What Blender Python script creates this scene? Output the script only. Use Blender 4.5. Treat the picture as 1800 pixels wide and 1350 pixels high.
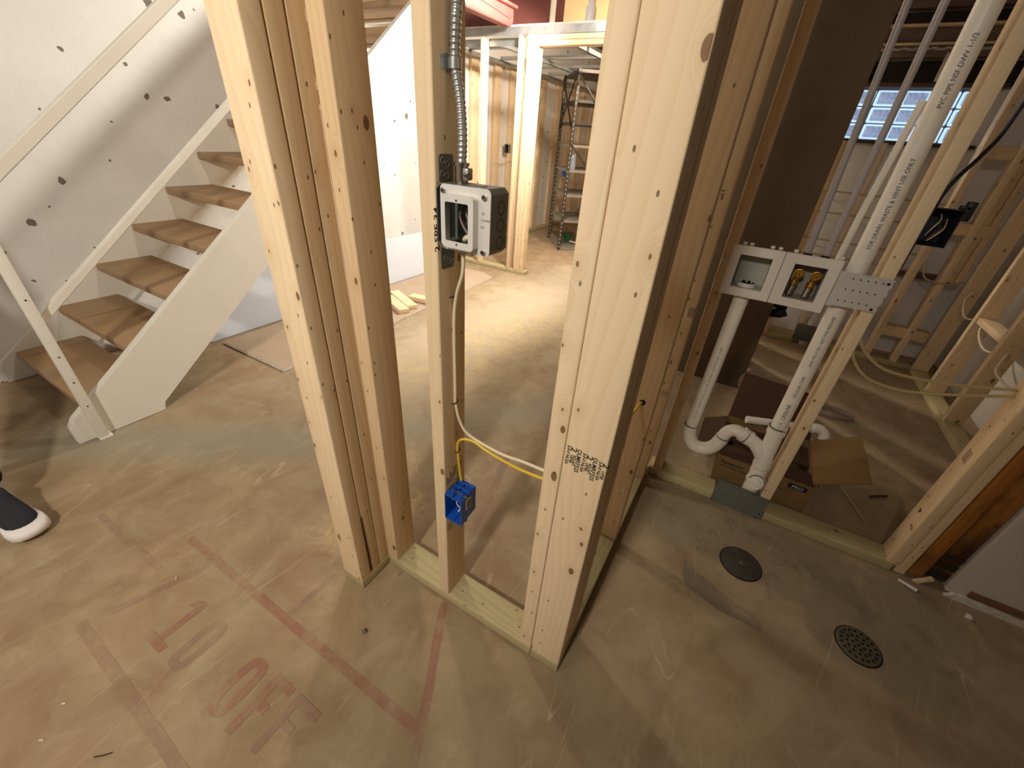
import bpy, bmesh, math, random
from mathutils import Vector, Matrix
random.seed(7)
S = bpy.context.scene
COL = S.collection
PI = math.pi
for o in list(bpy.data.objects): bpy.data.objects.remove(o)

# ------------------------------------------------------------------ camera
CAMP = Vector((0.10595, -0.58565, 1.30))
def cam_axes(yaw, pitch, roll):
    cy, sy, cp, sp = math.cos(yaw), math.sin(yaw), math.cos(pitch), math.sin(pitch)
    f = Vector((sy*cp, cy*cp, -sp)); r = Vector((cy, -sy, 0)); u = r.cross(f)
    cr, sr = math.cos(roll), math.sin(roll)
    return r*cr+u*sr, u*cr-r*sr, f
r_, u_, f_ = cam_axes(-0.497584162, 0.549756736, 0.0737027836)
cam = bpy.data.cameras.new('camera'); camo = bpy.data.objects.new('camera', cam); COL.objects.link(camo)
M = Matrix((r_, u_, -f_)).transposed().to_4x4(); M.translation = CAMP
camo.matrix_world = M
cam.sensor_width = 36; cam.lens = 36*715/1800; cam.clip_start = 0.02; cam.clip_end = 60
S.camera = camo
# ------------------------------------------------------------------ light
w = bpy.data.worlds.new('world'); S.world = w; w.use_nodes = True
w.node_tree.nodes['Background'].inputs[0].default_value = (0.75, 0.85, 1.0, 1)
w.node_tree.nodes['Background'].inputs[1].default_value = 0.9
def lamp(name, loc, power, color, radius=0.05, typ='POINT', rot=None, size=1.0, spot=None):
    l = bpy.data.lights.new(name, typ); l.energy = power; l.color = color
    if typ == 'AREA': l.size = size
    else: l.shadow_soft_size = radius
    if spot: l.spot_size = spot; l.spot_blend = 0.4
    o = bpy.data.objects.new(name, l); COL.objects.link(o); o.location = loc
    if rot: o.rotation_euler = rot
    return o
WARM = (1.0, 0.88, 0.72)
NEUT = (1.0, 0.92, 0.81)
FD = Vector((-2.0, 0.2, 0.9))-Vector((-0.20, -2.0, 2.3))
lamp('lamp_front', (-0.20, -2.0, 2.3), 185, NEUT, 0.10, 'SPOT', rot=FD.to_track_quat('-Z', 'Y').to_euler(), spot=math.radians(124)).data.spot_blend = 1.0
lamp('fill_left', (-1.7, -2.3, 2.3), 30, (1.0, 0.95, 0.88), 0.25)  # added soft fill for the left wall, no fixture behind it
lamp('lamp_middle', (-1.25, 0.68, 2.25), 24, NEUT, 0.05)
o_ = lamp('lamp_stairs', (-1.5, 2.65, 2.15), 190, (1.0, 0.94, 0.86), 0.05, 'SPOT', rot=(0, math.radians(50), 0), spot=math.radians(136))
lamp('fill_header', (-1.45, 2.9, 2.16), 11, (1.0, 0.93, 0.84), 0.05)  # added point light for the door header outside the stairs spot cone
lamp('lamp_far_room', (-1.6, 5.2, 1.95), 16, NEUT, 0.05)
lamp('lamp_right_room', (-1.1, 3.75, 2.2), 95, (1.0, 0.9, 0.78), 0.04)
vs = S.view_settings
vs.view_transform = 'Standard'; vs.look = 'None'; vs.gamma = 1; vs.use_curve_mapping = False
vs.exposure = 0.25

# ------------------------------------------------------------------ materials
def srgb(r, g, b):
    f = lambda c: (c/255/12.92) if c/255 <= 0.04045 else ((c/255+0.055)/1.055)**2.4
    return (f(r), f(g), f(b), 1)
class NT:
    def __init__(s, name):
        s.m = bpy.data.materials.new(name); s.m.use_nodes = True; s.t = s.m.node_tree
        s.b = s.t.nodes['Principled BSDF']
    def n(s, typ, **kw):
        n = s.t.nodes.new(typ)
        for k, v in kw.items():
            if k.startswith('_'): setattr(n, k[1:], v)
            else:
                k2 = int(k[1:]) if k[0] == 'i' and k[1:].isdigit() else k
                n.inputs[k2].default_value = v
        return n
    def l(s, a, b): s.t.links.new(a, b)
    def coord(s, rnd=0, kind='Object'):
        tc = s.n('ShaderNodeTexCoord'); out = tc.outputs[kind]
        if rnd:
            oi = s.n('ShaderNodeObjectInfo')
            mu = s.n('ShaderNodeMath', _operation='MULTIPLY', i1=float(rnd)); s.l(oi.outputs['Random'], mu.inputs[0])
            ad = s.n('ShaderNodeVectorMath', _operation='ADD'); s.l(out, ad.inputs[0]); s.l(mu.outputs[0], ad.inputs[1]); out = ad.outputs[0]
        return out
    def mp(s, v, sc):
        n = s.n('ShaderNodeMapping', Scale=sc); s.l(v, n.inputs[0]); return n.outputs[0]
    def noise(s, v, scale, detail=4, rough=0.55, dist=0.0):
        n = s.n('ShaderNodeTexNoise', Scale=scale, Detail=detail, Roughness=rough, Distortion=dist); s.l(v, n.inputs['Vector']); return n.outputs[0]
    def ramp(s, v, stops, interp='LINEAR'):
        n = s.n('ShaderNodeValToRGB'); r = n.color_ramp; r.interpolation = interp
        while len(r.elements) > 1: r.elements.remove(r.elements[-1])
        r.elements[0].position = stops[0][0]; r.elements[0].color = stops[0][1]
        for p, c in stops[1:]:
            e = r.elements.new(p); e.color = c
        s.l(v, n.inputs[0]); return n.outputs[0]
    def mix(s, f, a, b, mode='MIX'):
        n = s.n('ShaderNodeMix', _data_type='RGBA', _blend_type=mode)
        for i, x in ((0, f), (6, a), (7, b)):
            if isinstance(x, (int, float, tuple)): n.inputs[i].default_value = x
            else: s.l(x, n.inputs[i])
        return n.outputs[2]
    def math(s, op, a, b=0.0, c=0.0):
        n = s.n('ShaderNodeMath', _operation=op)
        for i, x in enumerate((a, b, c)):
            if isinstance(x, (int, float)): n.inputs[i].default_value = x
            else: s.l(x, n.inputs[i])
        return n.outputs[0]
    def bump(s, h, strength=0.2, dist=0.002):
        n = s.n('ShaderNodeBump', Strength=strength, Distance=dist); s.l(h, n.inputs['Height']); s.l(n.outputs[0], s.b.inputs['Normal'])
    def out(s, col=None, rough=0.6, metal=0.0, spec=0.35):
        if col is not None:
            if isinstance(col, tuple): s.b.inputs['Base Color'].default_value = col
            else: s.l(col, s.b.inputs['Base Color'])
        if isinstance(rough, (int, float)): s.b.inputs['Roughness'].default_value = rough
        else: s.l(rough, s.b.inputs['Roughness'])
        s.b.inputs['Metallic'].default_value = metal
        s.b.inputs['Specular IOR Level'].default_value = spec
        return s.m
W1c, B1c = (1, 1, 1, 1), (0, 0, 0, 1)

def wood(name, light, dark, knot=srgb(96, 58, 30), knots=0.50, ringf=34, stain=None, var=0.35):
    t = NT(name); v = t.coord(23.7)
    # knots: sparse ellipsoids along the board
    tcn = t.n('ShaderNodeTexCoord'); sn = t.n('ShaderNodeSeparateXYZ'); t.l(tcn.outputs['Normal'], sn.inputs[0]); sv = t.n('ShaderNodeSeparateXYZ'); t.l(v, sv.inputs[0])
    side = t.math('GREATER_THAN', t.math('ABSOLUTE', sn.outputs[0]), 0.6)
    u = t.math('ADD', t.math('MULTIPLY', side, t.math('ADD', sv.outputs[1], 7.3)), t.math('MULTIPLY', t.math('SUBTRACT', 1.0, side), sv.outputs[0]))
    uz = t.n('ShaderNodeCombineXYZ'); t.l(u, uz.inputs[0]); t.l(sv.outputs[2], uz.inputs[1]); uz = uz.outputs[0]
    vo = t.n('ShaderNodeTexVoronoi', _voronoi_dimensions='2D', Scale=1.0, Randomness=1.0); t.l(t.mp(uz, (14.0, 7.5, 1)), vo.inputs['Vector'])
    sep = t.n('ShaderNodeSeparateColor'); t.l(vo.outputs['Color'], sep.inputs[0])
    pick = t.math('GREATER_THAN', sep.outputs[0], knots)
    wob = t.noise(t.mp(v, (60, 60, 40)), 1, 2)
    dist = t.math('ADD', vo.outputs['Distance'], t.math('MULTIPLY', t.math('SUBTRACT', wob, 0.5), 0.05))
    size = t.math('MULTIPLY_ADD', t.math('POWER', sep.outputs[1], 3.0), 0.085, 0.035)
    core = t.ramp(t.math('DIVIDE', dist, size), [(0.0, W1c), (0.75, W1c), (1.15/1.3, B1c)])
    core = t.math('MULTIPLY', core, pick)
    halo = t.math('MULTIPLY', t.math('POWER', t.math('MAXIMUM', t.math('SUBTRACT', 1.0, t.math('DIVIDE', dist, 0.34)), 0.0), 2.0), pick)
    # growth rings stretched along the board, bent round the knots
    big = t.noise(t.mp(v, (3.0, 3.0, 0.55)), 1.0, 2, 0.5)
    sx = t.n('ShaderNodeSeparateXYZ'); t.l(v, sx.inputs[0])
    base = t.math('ADD', t.math('MULTIPLY', sx.outputs[0], ringf*1.0), t.math('MULTIPLY', sx.outputs[1], ringf*0.62))
    ph = t.math('ADD', base, t.math('MULTIPLY', big, 9.0))
    ph = t.math('ADD', ph, t.math('MULTIPLY', halo, 3.2))
    ring = t.math('FRACT', t.math('MULTIPLY', ph, 1.6))
    ring = t.math('POWER', ring, 2.6)
    fine = t.noise(t.mp(v, (260, 260, 5)), 1.0, 3, 0.6)
    f = t.math('MULTIPLY', t.math('ADD', t.math('MULTIPLY', ring, 0.62), t.math('MULTIPLY', fine, 0.3)), var*1.6)
    col = t.mix(f, light, dark)
    tone = t.noise(t.mp(v, (2.5, 2.5, 0.8)), 1.0, 3)
    col = t.mix(t.ramp(tone, [(0.35, B1c), (0.75, (0.45, 0.45, 0.45, 1))]), col, dark)
    col = t.mix(t.math('MULTIPLY', halo, 0.55), col, dark)
    col = t.mix(t.math('MULTIPLY', core, 0.8), col, knot)
    # little dark nail heads and pitch flecks
    vo2 = t.n('ShaderNodeTexVoronoi', _voronoi_dimensions='2D', Scale=1.0); t.l(t.mp(uz, (26, 13, 1)), vo2.inputs['Vector'])
    s2 = t.n('ShaderNodeSeparateColor'); t.l(vo2.outputs['Color'], s2.inputs[0])
    fl = t.math('MULTIPLY', t.math('LESS_THAN', vo2.outputs['Distance'], 0.055), t.math('GREATER_THAN', s2.outputs[0], 0.72))
    col = t.mix(t.math('MULTIPLY', fl, 0.75), col, srgb(58, 36, 20))
    oi = t.n('ShaderNodeObjectInfo')
    hs = t.n('ShaderNodeHueSaturation', Saturation=1.0)
    t.l(t.math('MULTIPLY_ADD', oi.outputs['Random'], 0.16, 0.92), hs.inputs['Value']); t.l(col, hs.inputs['Color'])
    col = hs.outputs[0]
    if stain:
        st = t.noise(t.mp(v, (5, 5, 3)), 1.0, 4, 0.6)
        col = t.mix(t.ramp(st, [(0.42, B1c), (0.62, W1c)]), col, stain)
    t.bump(f, 0.25, 0.001)
    return t.out(col, 0.62, spec=0.25)
PINE = wood('pine', srgb(230, 206, 168), srgb(196, 160, 114))
PINE2 = wood('pine_pale', srgb(236, 215, 180), srgb(206, 174, 128), knots=0.55, var=0.28)
TREATED = wood('treated_pine', srgb(194, 180, 138), srgb(144, 128, 90), knots=0.75)
OLDWOOD = wood('old_wood', srgb(168, 112, 52), srgb(110, 62, 22), knots=0.8, stain=srgb(66, 42, 22))
TREADW = wood('tread_wood', srgb(184, 152, 114), srgb(146, 112, 78), knots=0.92, stain=srgb(166, 140, 110))
JOIST = wood('joist_wood', srgb(124, 110, 94), srgb(88, 74, 62), knots=0.9, stain=srgb(98, 78, 68))
DARKJ = wood('dark_joist_wood', srgb(62, 50, 42), srgb(40, 32, 26), knots=0.95)

def painted(name, col, dirt, amt=0.25, rough=0.5, scale=6, bump=0.15, chips=None):
    t = NT(name); v = t.coord()
    n1 = t.noise(v, scale, 6, 0.62); c = t.mix(t.ramp(n1, [(0.45, B1c), (0.8, (amt*2, amt*2, amt*2, 1))]), col, dirt)
    n2 = t.noise(v, scale*9, 3, 0.6)
    if chips:
        n3 = t.noise(v, 13, 5, 0.7, 0.4)
        c = t.mix(t.ramp(n3, [(0.70, B1c), (0.715, W1c)]), c, chips)
    t.bump(t.math('ADD', n1, t.math('MULTIPLY', n2, 0.3)), bump, 0.01)
    return t.out(c, rough, spec=0.3)
WHITEP = painted('white_paint', srgb(232, 226, 214), srgb(205, 196, 180), 0.15, 0.45, 4, 0.05)
PVC = painted('white_pvc', srgb(226, 219, 205), srgb(196, 184, 164), 0.2, 0.35, 12, 0.02)
PLASTICW = painted('white_plastic', srgb(214, 207, 196), srgb(190, 180, 165), 0.15, 0.4, 10, 0.02)
def wall_mat(name, col, dirt, hole):
    t = NT(name); v = t.coord()
    n1 = t.noise(v, 2.2, 6, 0.6); c = t.mix(t.ramp(n1, [(0.4, B1c), (0.75, (0.5, 0.5, 0.5, 1))]), col, dirt)
    n2 = t.noise(v, 60, 4, 0.7); n4 = t.noise(v, 9, 3, 0.6)
    # chipped spots
    vo = t.n('ShaderNodeTexVoronoi', _voronoi_dimensions='2D', Scale=5.0, Randomness=1.0); wv = t.n('ShaderNodeVectorMath', _operation='ADD')
    nn = t.n('ShaderNodeTexNoise', Scale=30.0, Detail=2.0); t.l(v, nn.inputs[0])
    sc = t.n('ShaderNodeVectorMath', _operation='SCALE'); sc.inputs['Scale'].default_value = 0.03; t.l(nn.outputs['Color'], sc.inputs[0])
    sv = t.n('ShaderNodeSeparateXYZ'); t.l(v, sv.inputs[0]); cv = t.n('ShaderNodeCombineXYZ'); t.l(sv.outputs[1], cv.inputs[0]); t.l(sv.outputs[2], cv.inputs[1])
    t.l(cv.outputs[0], wv.inputs[0]); t.l(sc.outputs[0], wv.inputs[1]); t.l(wv.outputs[0], vo.inputs['Vector'])
    sp = t.n('ShaderNodeSeparateColor'); t.l(vo.outputs['Color'], sp.inputs[0])
    sz = t.math('MULTIPLY_ADD', t.math('POWER', sp.outputs[1], 3.0), 0.085, 0.030)
    ch = t.math('MULTIPLY', t.math('LESS_THAN', vo.outputs['Distance'], sz), t.math('GREATER_THAN', sp.outputs[0], 0.30))
    c = t.mix(ch, c, hole)
    h = t.math('ADD', t.math('MULTIPLY', n4, 1.6), t.math('SUBTRACT', t.math('MULTIPLY', n2, 0.6), t.math('MULTIPLY', ch, 1.5)))
    t.bump(h, 0.42, 0.006)
    return t.out(c, 0.75, spec=0.2)
WALLW = wall_mat('white_masonry', srgb(228, 224, 217), srgb(206, 200, 190), srgb(122, 112, 100))
DRYWALL = painted('drywall_paint', srgb(196, 186, 172), srgb(168, 155, 138), 0.2, 0.7, 3, 0.04)
BLUEBOARD = painted('pale_board', srgb(206, 212, 218), srgb(188, 194, 200), 0.1, 0.5, 3, 0.01)
TANSHEET = painted('tan_sheet', srgb(178, 158, 134), srgb(150, 130, 106), 0.2, 0.8, 5, 0.02)
GYPSUM = painted('gypsum_edge', srgb(212, 204, 190), srgb(150, 136, 116), 0.4, 0.9, 60, 0.2)
GALV = painted('galvanised_steel', srgb(176, 178, 176), srgb(120, 124, 122), 0.3, 0.35, 14, 0.03)
GALV.node_tree.nodes['Principled BSDF'].inputs['Metallic'].default_value = 0.75
GALVD = painted('dull_steel', srgb(112, 116, 108), srgb(84, 86, 78), 0.3, 0.5, 9, 0.03)
GALVD.node_tree.nodes['Principled BSDF'].inputs['Metallic'].default_value = 0.35
BRIGHTM = painted('bright_plated_steel', srgb(222, 220, 214), srgb(186, 182, 174), 0.15, 0.38, 40, 0.03)
BRIGHTM.node_tree.nodes['Principled BSDF'].inputs['Metallic'].default_value = 0.25
def plain(name, col, rough=0.5, metal=0.0, spec=0.4, alpha=None, trans=0.0, emit=None):
    t = NT(name); v = t.coord(); n = t.noise(v, 40, 3)
    c = t.mix(t.math('MULTIPLY', n, 0.22), col, tuple(x*0.6 for x in col[:3])+(1,))
    m = t.out(c, rough, metal, spec)
    if trans: t.b.inputs['Transmission Weight'].default_value = trans
    if emit: t.b.inputs['Emission Color'].default_value = emit[0]; t.b.inputs['Emission Strength'].default_value = emit[1]
    return m
BLUE = plain('blue_plastic', srgb(28, 84, 178), 0.35)
BLACKP = plain('black_plastic', srgb(30, 30, 34), 0.5)
INK = plain('stamp_ink', srgb(40, 32, 28), 0.8)
INKB = plain('blue_black_ink', srgb(28, 28, 52), 0.7)
INKG = plain('pipe_print', srgb(92, 86, 78), 0.7)
BRASS = plain('brass', srgb(206, 158, 62), 0.28, 0.9)
COPPER = plain('copper', srgb(176, 110, 84), 0.25, 0.9)
CHROME = plain('chrome', srgb(190, 180, 176), 0.15, 1.0)
GREYPIPE = plain('grey_supply_pipe', srgb(158, 152, 148), 0.4)
BROWNCOL = painted('brown_column_paint', srgb(88, 72, 50), srgb(70, 56, 38), 0.3, 0.75, 4, 0.03)
CARD = painted('cardboard', srgb(126, 98, 60), srgb(100, 74, 42), 0.3, 0.9, 8, 0.02)
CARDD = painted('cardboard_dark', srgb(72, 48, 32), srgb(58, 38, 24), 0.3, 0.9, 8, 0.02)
WHITEC = plain('white_cable_jacket', srgb(226, 212, 182), 0.4)
TANC = plain('tan_cable_jacket', srgb(190, 168, 118), 0.45)
YELC = plain('yellow_cable_jacket', srgb(228, 196, 62), 0.4)
BLKC = plain('black_cable', srgb(26, 22, 24), 0.5)
REDC = plain('red_wire', srgb(168, 44, 36), 0.4)
DKGREEN = plain('green_plastic', srgb(20, 96, 58), 0.4)
REDPAINT = painted('red_oxide_paint', srgb(150, 84, 76), srgb(118, 62, 56), 0.3, 0.6, 10, 0.1)
MAROON = painted('maroon_paint', srgb(108, 60, 52), srgb(84, 44, 38), 0.3, 0.6, 8, 0.1)
CREAM = painted('cream_paint', srgb(236, 204, 150), srgb(214, 176, 120), 0.3, 0.7, 8, 0.1)
SHELFM = plain('dark_shelf_steel', srgb(74, 68, 62), 0.4, 0.5)
SHELFT = plain('shelf_tray_steel', srgb(150, 142, 130), 0.42, 0.4)
IRON = painted('cast_iron', srgb(70, 66, 58), srgb(48, 44, 38), 0.5, 0.6, 30, 0.3)
DARKHOLE = plain('dark_hole', srgb(16, 13, 11), 0.9)
WHITERUB = painted('white_sole', srgb(232, 226, 222), srgb(205, 196, 190), 0.2, 0.6, 20, 0.05)
SHOEB = painted('black_knit', srgb(44, 44, 50), srgb(30, 30, 34), 0.3, 0.85, 80, 0.2)
CLOTH = painted('black_cloth', srgb(26, 26, 28), srgb(18, 18, 20), 0.3, 0.9, 60, 0.2)
SKIN = plain('skin', srgb(196, 148, 120), 0.5)
HAIR = plain('dark_hair', srgb(40, 28, 20), 0.7)
SHIRT = painted('grey_cloth', srgb(70, 74, 82), srgb(54, 58, 64), 0.3, 0.9, 60, 0.2)
REDSTONE = plain('rubble', srgb(120, 104, 90), 0.9)

def seg_mask(t, v, p, q, rad, soft, wob):
    """1 near the segment p-q on the floor, noisy edge"""
    p, q = Vector((p[0], p[1], 0)), Vector((q[0], q[1], 0)); d = q-p; L2 = max(d.length_squared, 1e-6)
    s1 = t.n('ShaderNodeVectorMath', _operation='SUBTRACT'); t.l(v, s1.inputs[0]); s1.inputs[1].default_value = p
    dt = t.n('ShaderNodeVectorMath', _operation='DOT_PRODUCT'); t.l(s1.outputs[0], dt.inputs[0]); dt.inputs[1].default_value = d
    h = t.n('ShaderNodeClamp'); t.l(t.math('DIVIDE', dt.outputs['Value'], L2), h.inputs[0])
    sc = t.n('ShaderNodeVectorMath', _operation='SCALE'); sc.inputs[0].default_value = d; t.l(h.outputs[0], sc.inputs['Scale'])
    s2 = t.n('ShaderNodeVectorMath', _operation='SUBTRACT'); t.l(s1.outputs[0], s2.inputs[0]); t.l(sc.outputs[0], s2.inputs[1])
    ln = t.n('ShaderNodeVectorMath', _operation='LENGTH'); t.l(s2.outputs[0], ln.inputs[0])
    dd_ = t.math('ADD', ln.outputs['Value'], t.math('MULTIPLY', t.math('SUBTRACT', wob, 0.5), rad*1.6))
    r = t.n('ShaderNodeMapRange', _interpolation_type='SMOOTHSTEP'); t.l(dd_, r.inputs[0])
    r.inputs[1].default_value = rad+soft; r.inputs[2].default_value = rad-soft; r.inputs[3].default_value = 0; r.inputs[4].default_value = 1
    return r.outputs[0]
def floor_mat(name, paint=None):
    t = NT(name); v = t.coord()
    a = t.noise(v, 1.1, 5, 0.6); b = t.noise(v, 5.5, 7, 0.65, 0.6); c_ = t.noise(v, 45, 4, 0.7)
    wob = t.noise(v, 4.5, 7, 0.7, 0.5)
    base, alt, drk = srgb(170, 148, 116), srgb(156, 139, 112), srgb(138, 114, 84)
    col = t.mix(t.ramp(a, [(0.35, B1c), (0.65, W1c)]), base, alt)
    col = t.mix(t.ramp(b, [(0.40, B1c), (0.68, (0.8, 0.8, 0.8, 1))]), col, drk)
    rd = t.noise(v, 2.7, 6, 0.62, 0.8)
    col = t.mix(t.ramp(rd, [(0.5, B1c), (0.68, (0.4, 0.4, 0.4, 1))]), col, srgb(146, 114, 90))
    # bare grey strip along the stairs, bare patch round the drains, sawdust
    m1 = t.math('MAXIMUM', seg_mask(t, v, (-2.3, -0.35), (-1.3, 0.35), 0.14, 0.10, wob), seg_mask(t, v, (-1.3, 0.35), (-0.6, 1.2), 0.12, 0.10, wob))
    col = t.mix(t.math('MULTIPLY', m1, 0.75), col, srgb(150, 142, 122))
    m2 = t.math('MAXIMUM', seg_mask(t, v, (0.18, 0.80), (0.95, 0.78), 0.16, 0.02, wob), seg_mask(t, v, (0.75, 0.58), (0.95, 0.60), 0.12, 0.03, wob))
    col = t.mix(t.math('MULTIPLY', m2, 0.85), col, srgb(140, 126, 100))
    dk = t.noise(v, 7, 6, 0.7, 0.3)
    col = t.mix(t.math('MULTIPLY', t.math('MULTIPLY', m2, t.ramp(dk, [(0.5, B1c), (0.62, W1c)])), 0.4), col, srgb(96, 86, 70))
    m_lit = seg_mask(t, v, (-1.5, 1.1), (-1.3, 3.6), 0.55, 0.35, wob)  # pale tint: lamp light painted into the far floor colour
    col = t.mix(t.math('MULTIPLY', m_lit, 0.55), col, srgb(200, 186, 158))
    dusty = t.noise(v, 14, 7, 0.75, 1.0)
    for p, q, r_0, am in (((-1.4, 1.5), (-1.0, 2.4), 0.30, 0.8), ((-0.90, 0.0), (-0.80, 0.22), 0.10, 0.75), ((-1.5, 0.95), (-1.2, 1.25), 0.16, 0.6), ((-1.1, 0.3), (-1.0, 0.4), 0.10, 0.5)):
        m = seg_mask(t, v, p, q, r_0, r_0*0.8, wob)
        col = t.mix(t.math('MULTIPLY', t.math('MULTIPLY', m, t.ramp(dusty, [(0.42, B1c), (0.62, W1c)])), am), col, srgb(206, 182, 132))
    du = t.noise(t.mp(v, (3.5, 1.6, 1)), 1.7, 7, 0.7, 1.4)
    col = t.mix(t.ramp(du, [(0.55, B1c), (0.7, (0.28, 0.28, 0.28, 1))]), col, srgb(200, 180, 150))
    def scratch(sc, lo, seed, ang):
        mpn = t.n('ShaderNodeMapping', Scale=(sc, sc*0.22, 1)); mpn.inputs['Rotation'].default_value = (0, 0, ang); mpn.inputs['Location'].default_value = (seed, seed*1.7, 0)
        t.l(v, mpn.inputs[0]); n = t.noise(mpn.outputs[0], 1.0, 0.6, 0.5)
        d = t.math('ABSOLUTE', t.math('SUBTRACT', n, 0.5))
        return t.math('MULTIPLY', t.math('LESS_THAN', d, lo), t.ramp(t.noise(v, 3.1+seed*0.1, 3), [(0.5, B1c), (0.62, W1c)]))
    s1 = scratch(5, 0.0022, 3.1, 0.4); s2 = scratch(6, 0.002, 9.4, -0.9); s3 = scratch(4, 0.0016, 21.0, 1.5)
    sc = t.math('MAXIMUM', s1, t.math('MAXIMUM', s2, s3))
    col = t.mix(t.math('MULTIPLY', sc, 0.3), col, srgb(214, 196, 170))
    if paint:
        wv = t.noise(v, 16, 6, 0.75); w2 = t.noise(v, 3.3, 3)
        f = t.ramp(t.math('ADD', wv, t.math('MULTIPLY', w2, 0.8)), [(0.80, W1c), (1.15, (0.25, 0.25, 0.25, 1))])
        col = t.mix(t.math('MULTIPLY', f, paint[1]), col, paint[0])
    sp = t.n('ShaderNodeTexVoronoi', Scale=9.0); t.l(v, sp.inputs[0])
    s_ = t.n('ShaderNodeSeparateColor'); t.l(sp.outputs['Color'], s_.inputs[0])
    speck = t.math('MULTIPLY', t.math('LESS_THAN', sp.outputs['Distance'], 0.018), t.math('GREATER_THAN', s_.outputs[0], 0.75))
    col = t.mix(t.math('MULTIPLY', speck, 0.6), col, srgb(212, 202, 180))
    t.bump(t.math('ADD', b, t.math('MULTIPLY', c_, 0.35)), 0.3, 0.006)
    return t.out(col, t.ramp(b, [(0.3, (0.5, 0.5, 0.5, 1)), (0.7, (0.8, 0.8, 0.8, 1))]), spec=0.25)
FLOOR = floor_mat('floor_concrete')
FPAINT = floor_mat('floor_red_paint', (srgb(142, 88, 76), 0.62))
FPAINT2 = floor_mat('floor_faded_paint', (srgb(132, 100, 90), 0.5))
FDARK = floor_mat('floor_dark_patch', (srgb(100, 92, 82), 0.6))

# ------------------------------------------------------------------ object helpers
def mesh_obj(name, bm, mat, parent=None, loc=None, smooth=True, angle=35, mats=None):
    me = bpy.data.meshes.new(name)
    bmesh.ops.recalc_face_normals(bm, faces=bm.faces[:]) if bm.faces else None
    bm.to_mesh(me); bm.free()
    for m in (mats or [mat]): me.materials.append(m)
    if smooth:
        me.shade_smooth(); me.set_sharp_from_angle(angle=math.radians(angle))
    o = bpy.data.objects.new(name, me); COL.objects.link(o)
    return place(o, parent, loc)
def place(o, parent=None, loc=None, rot=None):
    L = Vector(loc) if loc is not None else Vector((0, 0, 0))
    if parent is not None:
        o.parent = parent
        L = L - WL.get(parent.name, Vector((0, 0, 0)))
    o.location = L
    if rot is not None: o.rotation_euler = rot
    WL[o.name] = Vector(loc) if loc is not None else Vector((0, 0, 0))
    return o
WL = {}
def tag(o, label=None, cat=None, group=None, kind=None):
    if label: o['label'] = label
    if cat: o['category'] = cat
    if group: o['group'] = group
    if kind: o['kind'] = kind
    return o
def thing(name, loc, label, cat, group=None, kind=None):
    o = bpy.data.objects.new(name, None); COL.objects.link(o); o.empty_display_size = 0.05
    place(o, None, loc); return tag(o, label, cat, group, kind)
def bxm(size, bev=0.0, seg=2, bm=None, at=(0, 0, 0)):
    bm = bm or bmesh.new()
    r = bmesh.ops.create_cube(bm, size=1.0); vs_ = r['verts']
    for v in vs_: v.co = Vector((v.co.x*size[0]+at[0], v.co.y*size[1]+at[1], v.co.z*size[2]+at[2]))
    if bev > 0:
        es = list({e for v in vs_ for e in v.link_edges})
        bmesh.ops.bevel(bm, geom=es, offset=bev, segments=seg, affect='EDGES', profile=0.5)
    return bm
def box(name, lo, hi, mat, parent=None, bev=0.0, seg=2, smooth=True):
    lo, hi = Vector(lo), Vector(hi); c = (lo+hi)/2
    return mesh_obj(name, bxm(hi-lo, bev, seg), mat, parent, c, smooth=smooth)
_bc = {}
def board(name, lo, hi, mat=None, parent=None, bev=0.0035, axis=None):
    """lumber: local Z runs along the grain"""
    mat = mat or PINE
    lo, hi = Vector(lo), Vector(hi); d = hi-lo; c = (lo+hi)/2
    ax = axis if axis is not None else max(range(3), key=lambda i: d[i])
    if ax == 2: s = (d.x, d.y, d.z); rot = None
    elif ax == 0: s = (d.z, d.y, d.x); rot = (0, PI/2, 0)
    else: s = (d.x, d.z, d.y); rot = (PI/2, 0, 0)
    key = (round(s[0], 4), round(s[1], 4), round(s[2], 4), mat.name, bev)
    if key in _bc: me = _bc[key]
    else:
        bm = bxm(s, bev, 3 if bev else 1); me = bpy.data.meshes.new(name); bm.to_mesh(me); bm.free(); me.materials.append(mat)
        me.shade_smooth(); me.set_sharp_from_angle(angle=math.radians(40)); _bc[key] = me
    o = bpy.data.objects.new(name, me); COL.objects.link(o)
    return place(o, parent, c, rot)
def prism(name, pts, axis, a, b, mat, parent=None, bev=0.0, loc=(0, 0, 0)):
    """extrude polygon pts (the two other axes, in order) from a to b along axis"""
    bm = bmesh.new()
    def mk(p, t):
        q = [p[0], p[1]]; q.insert(axis, t); return bm.verts.new(Vector(q)-Vector(loc))
    A = [mk(p, a) for p in pts]; B = [mk(p, b) for p in pts]
    bm.faces.new(A); bm.faces.new(B[::-1])
    n = len(pts)
    for i in range(n): bm.faces.new((A[i], A[(i+1) % n], B[(i+1) % n], B[i]))
    if bev: bmesh.ops.bevel(bm, geom=bm.edges[:], offset=bev, segments=2, affect='EDGES')
    return mesh_obj(name, bm, mat, parent, loc)
def catmull(P, n=8):
    P = [Vector(p) for p in P]; out = []
    for i in range(len(P)-1):
        p0, p1, p2, p3 = P[max(i-1, 0)], P[i], P[i+1], P[min(i+2, len(P)-1)]
        for k in range(n):
            t = k/n
            out.append(0.5*((2*p1)+(-p0+p2)*t+(2*p0-5*p1+4*p2-p3)*t*t+(-p0+3*p1-3*p2+p3)*t**3))
    out.append(P[-1]); return out
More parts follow.
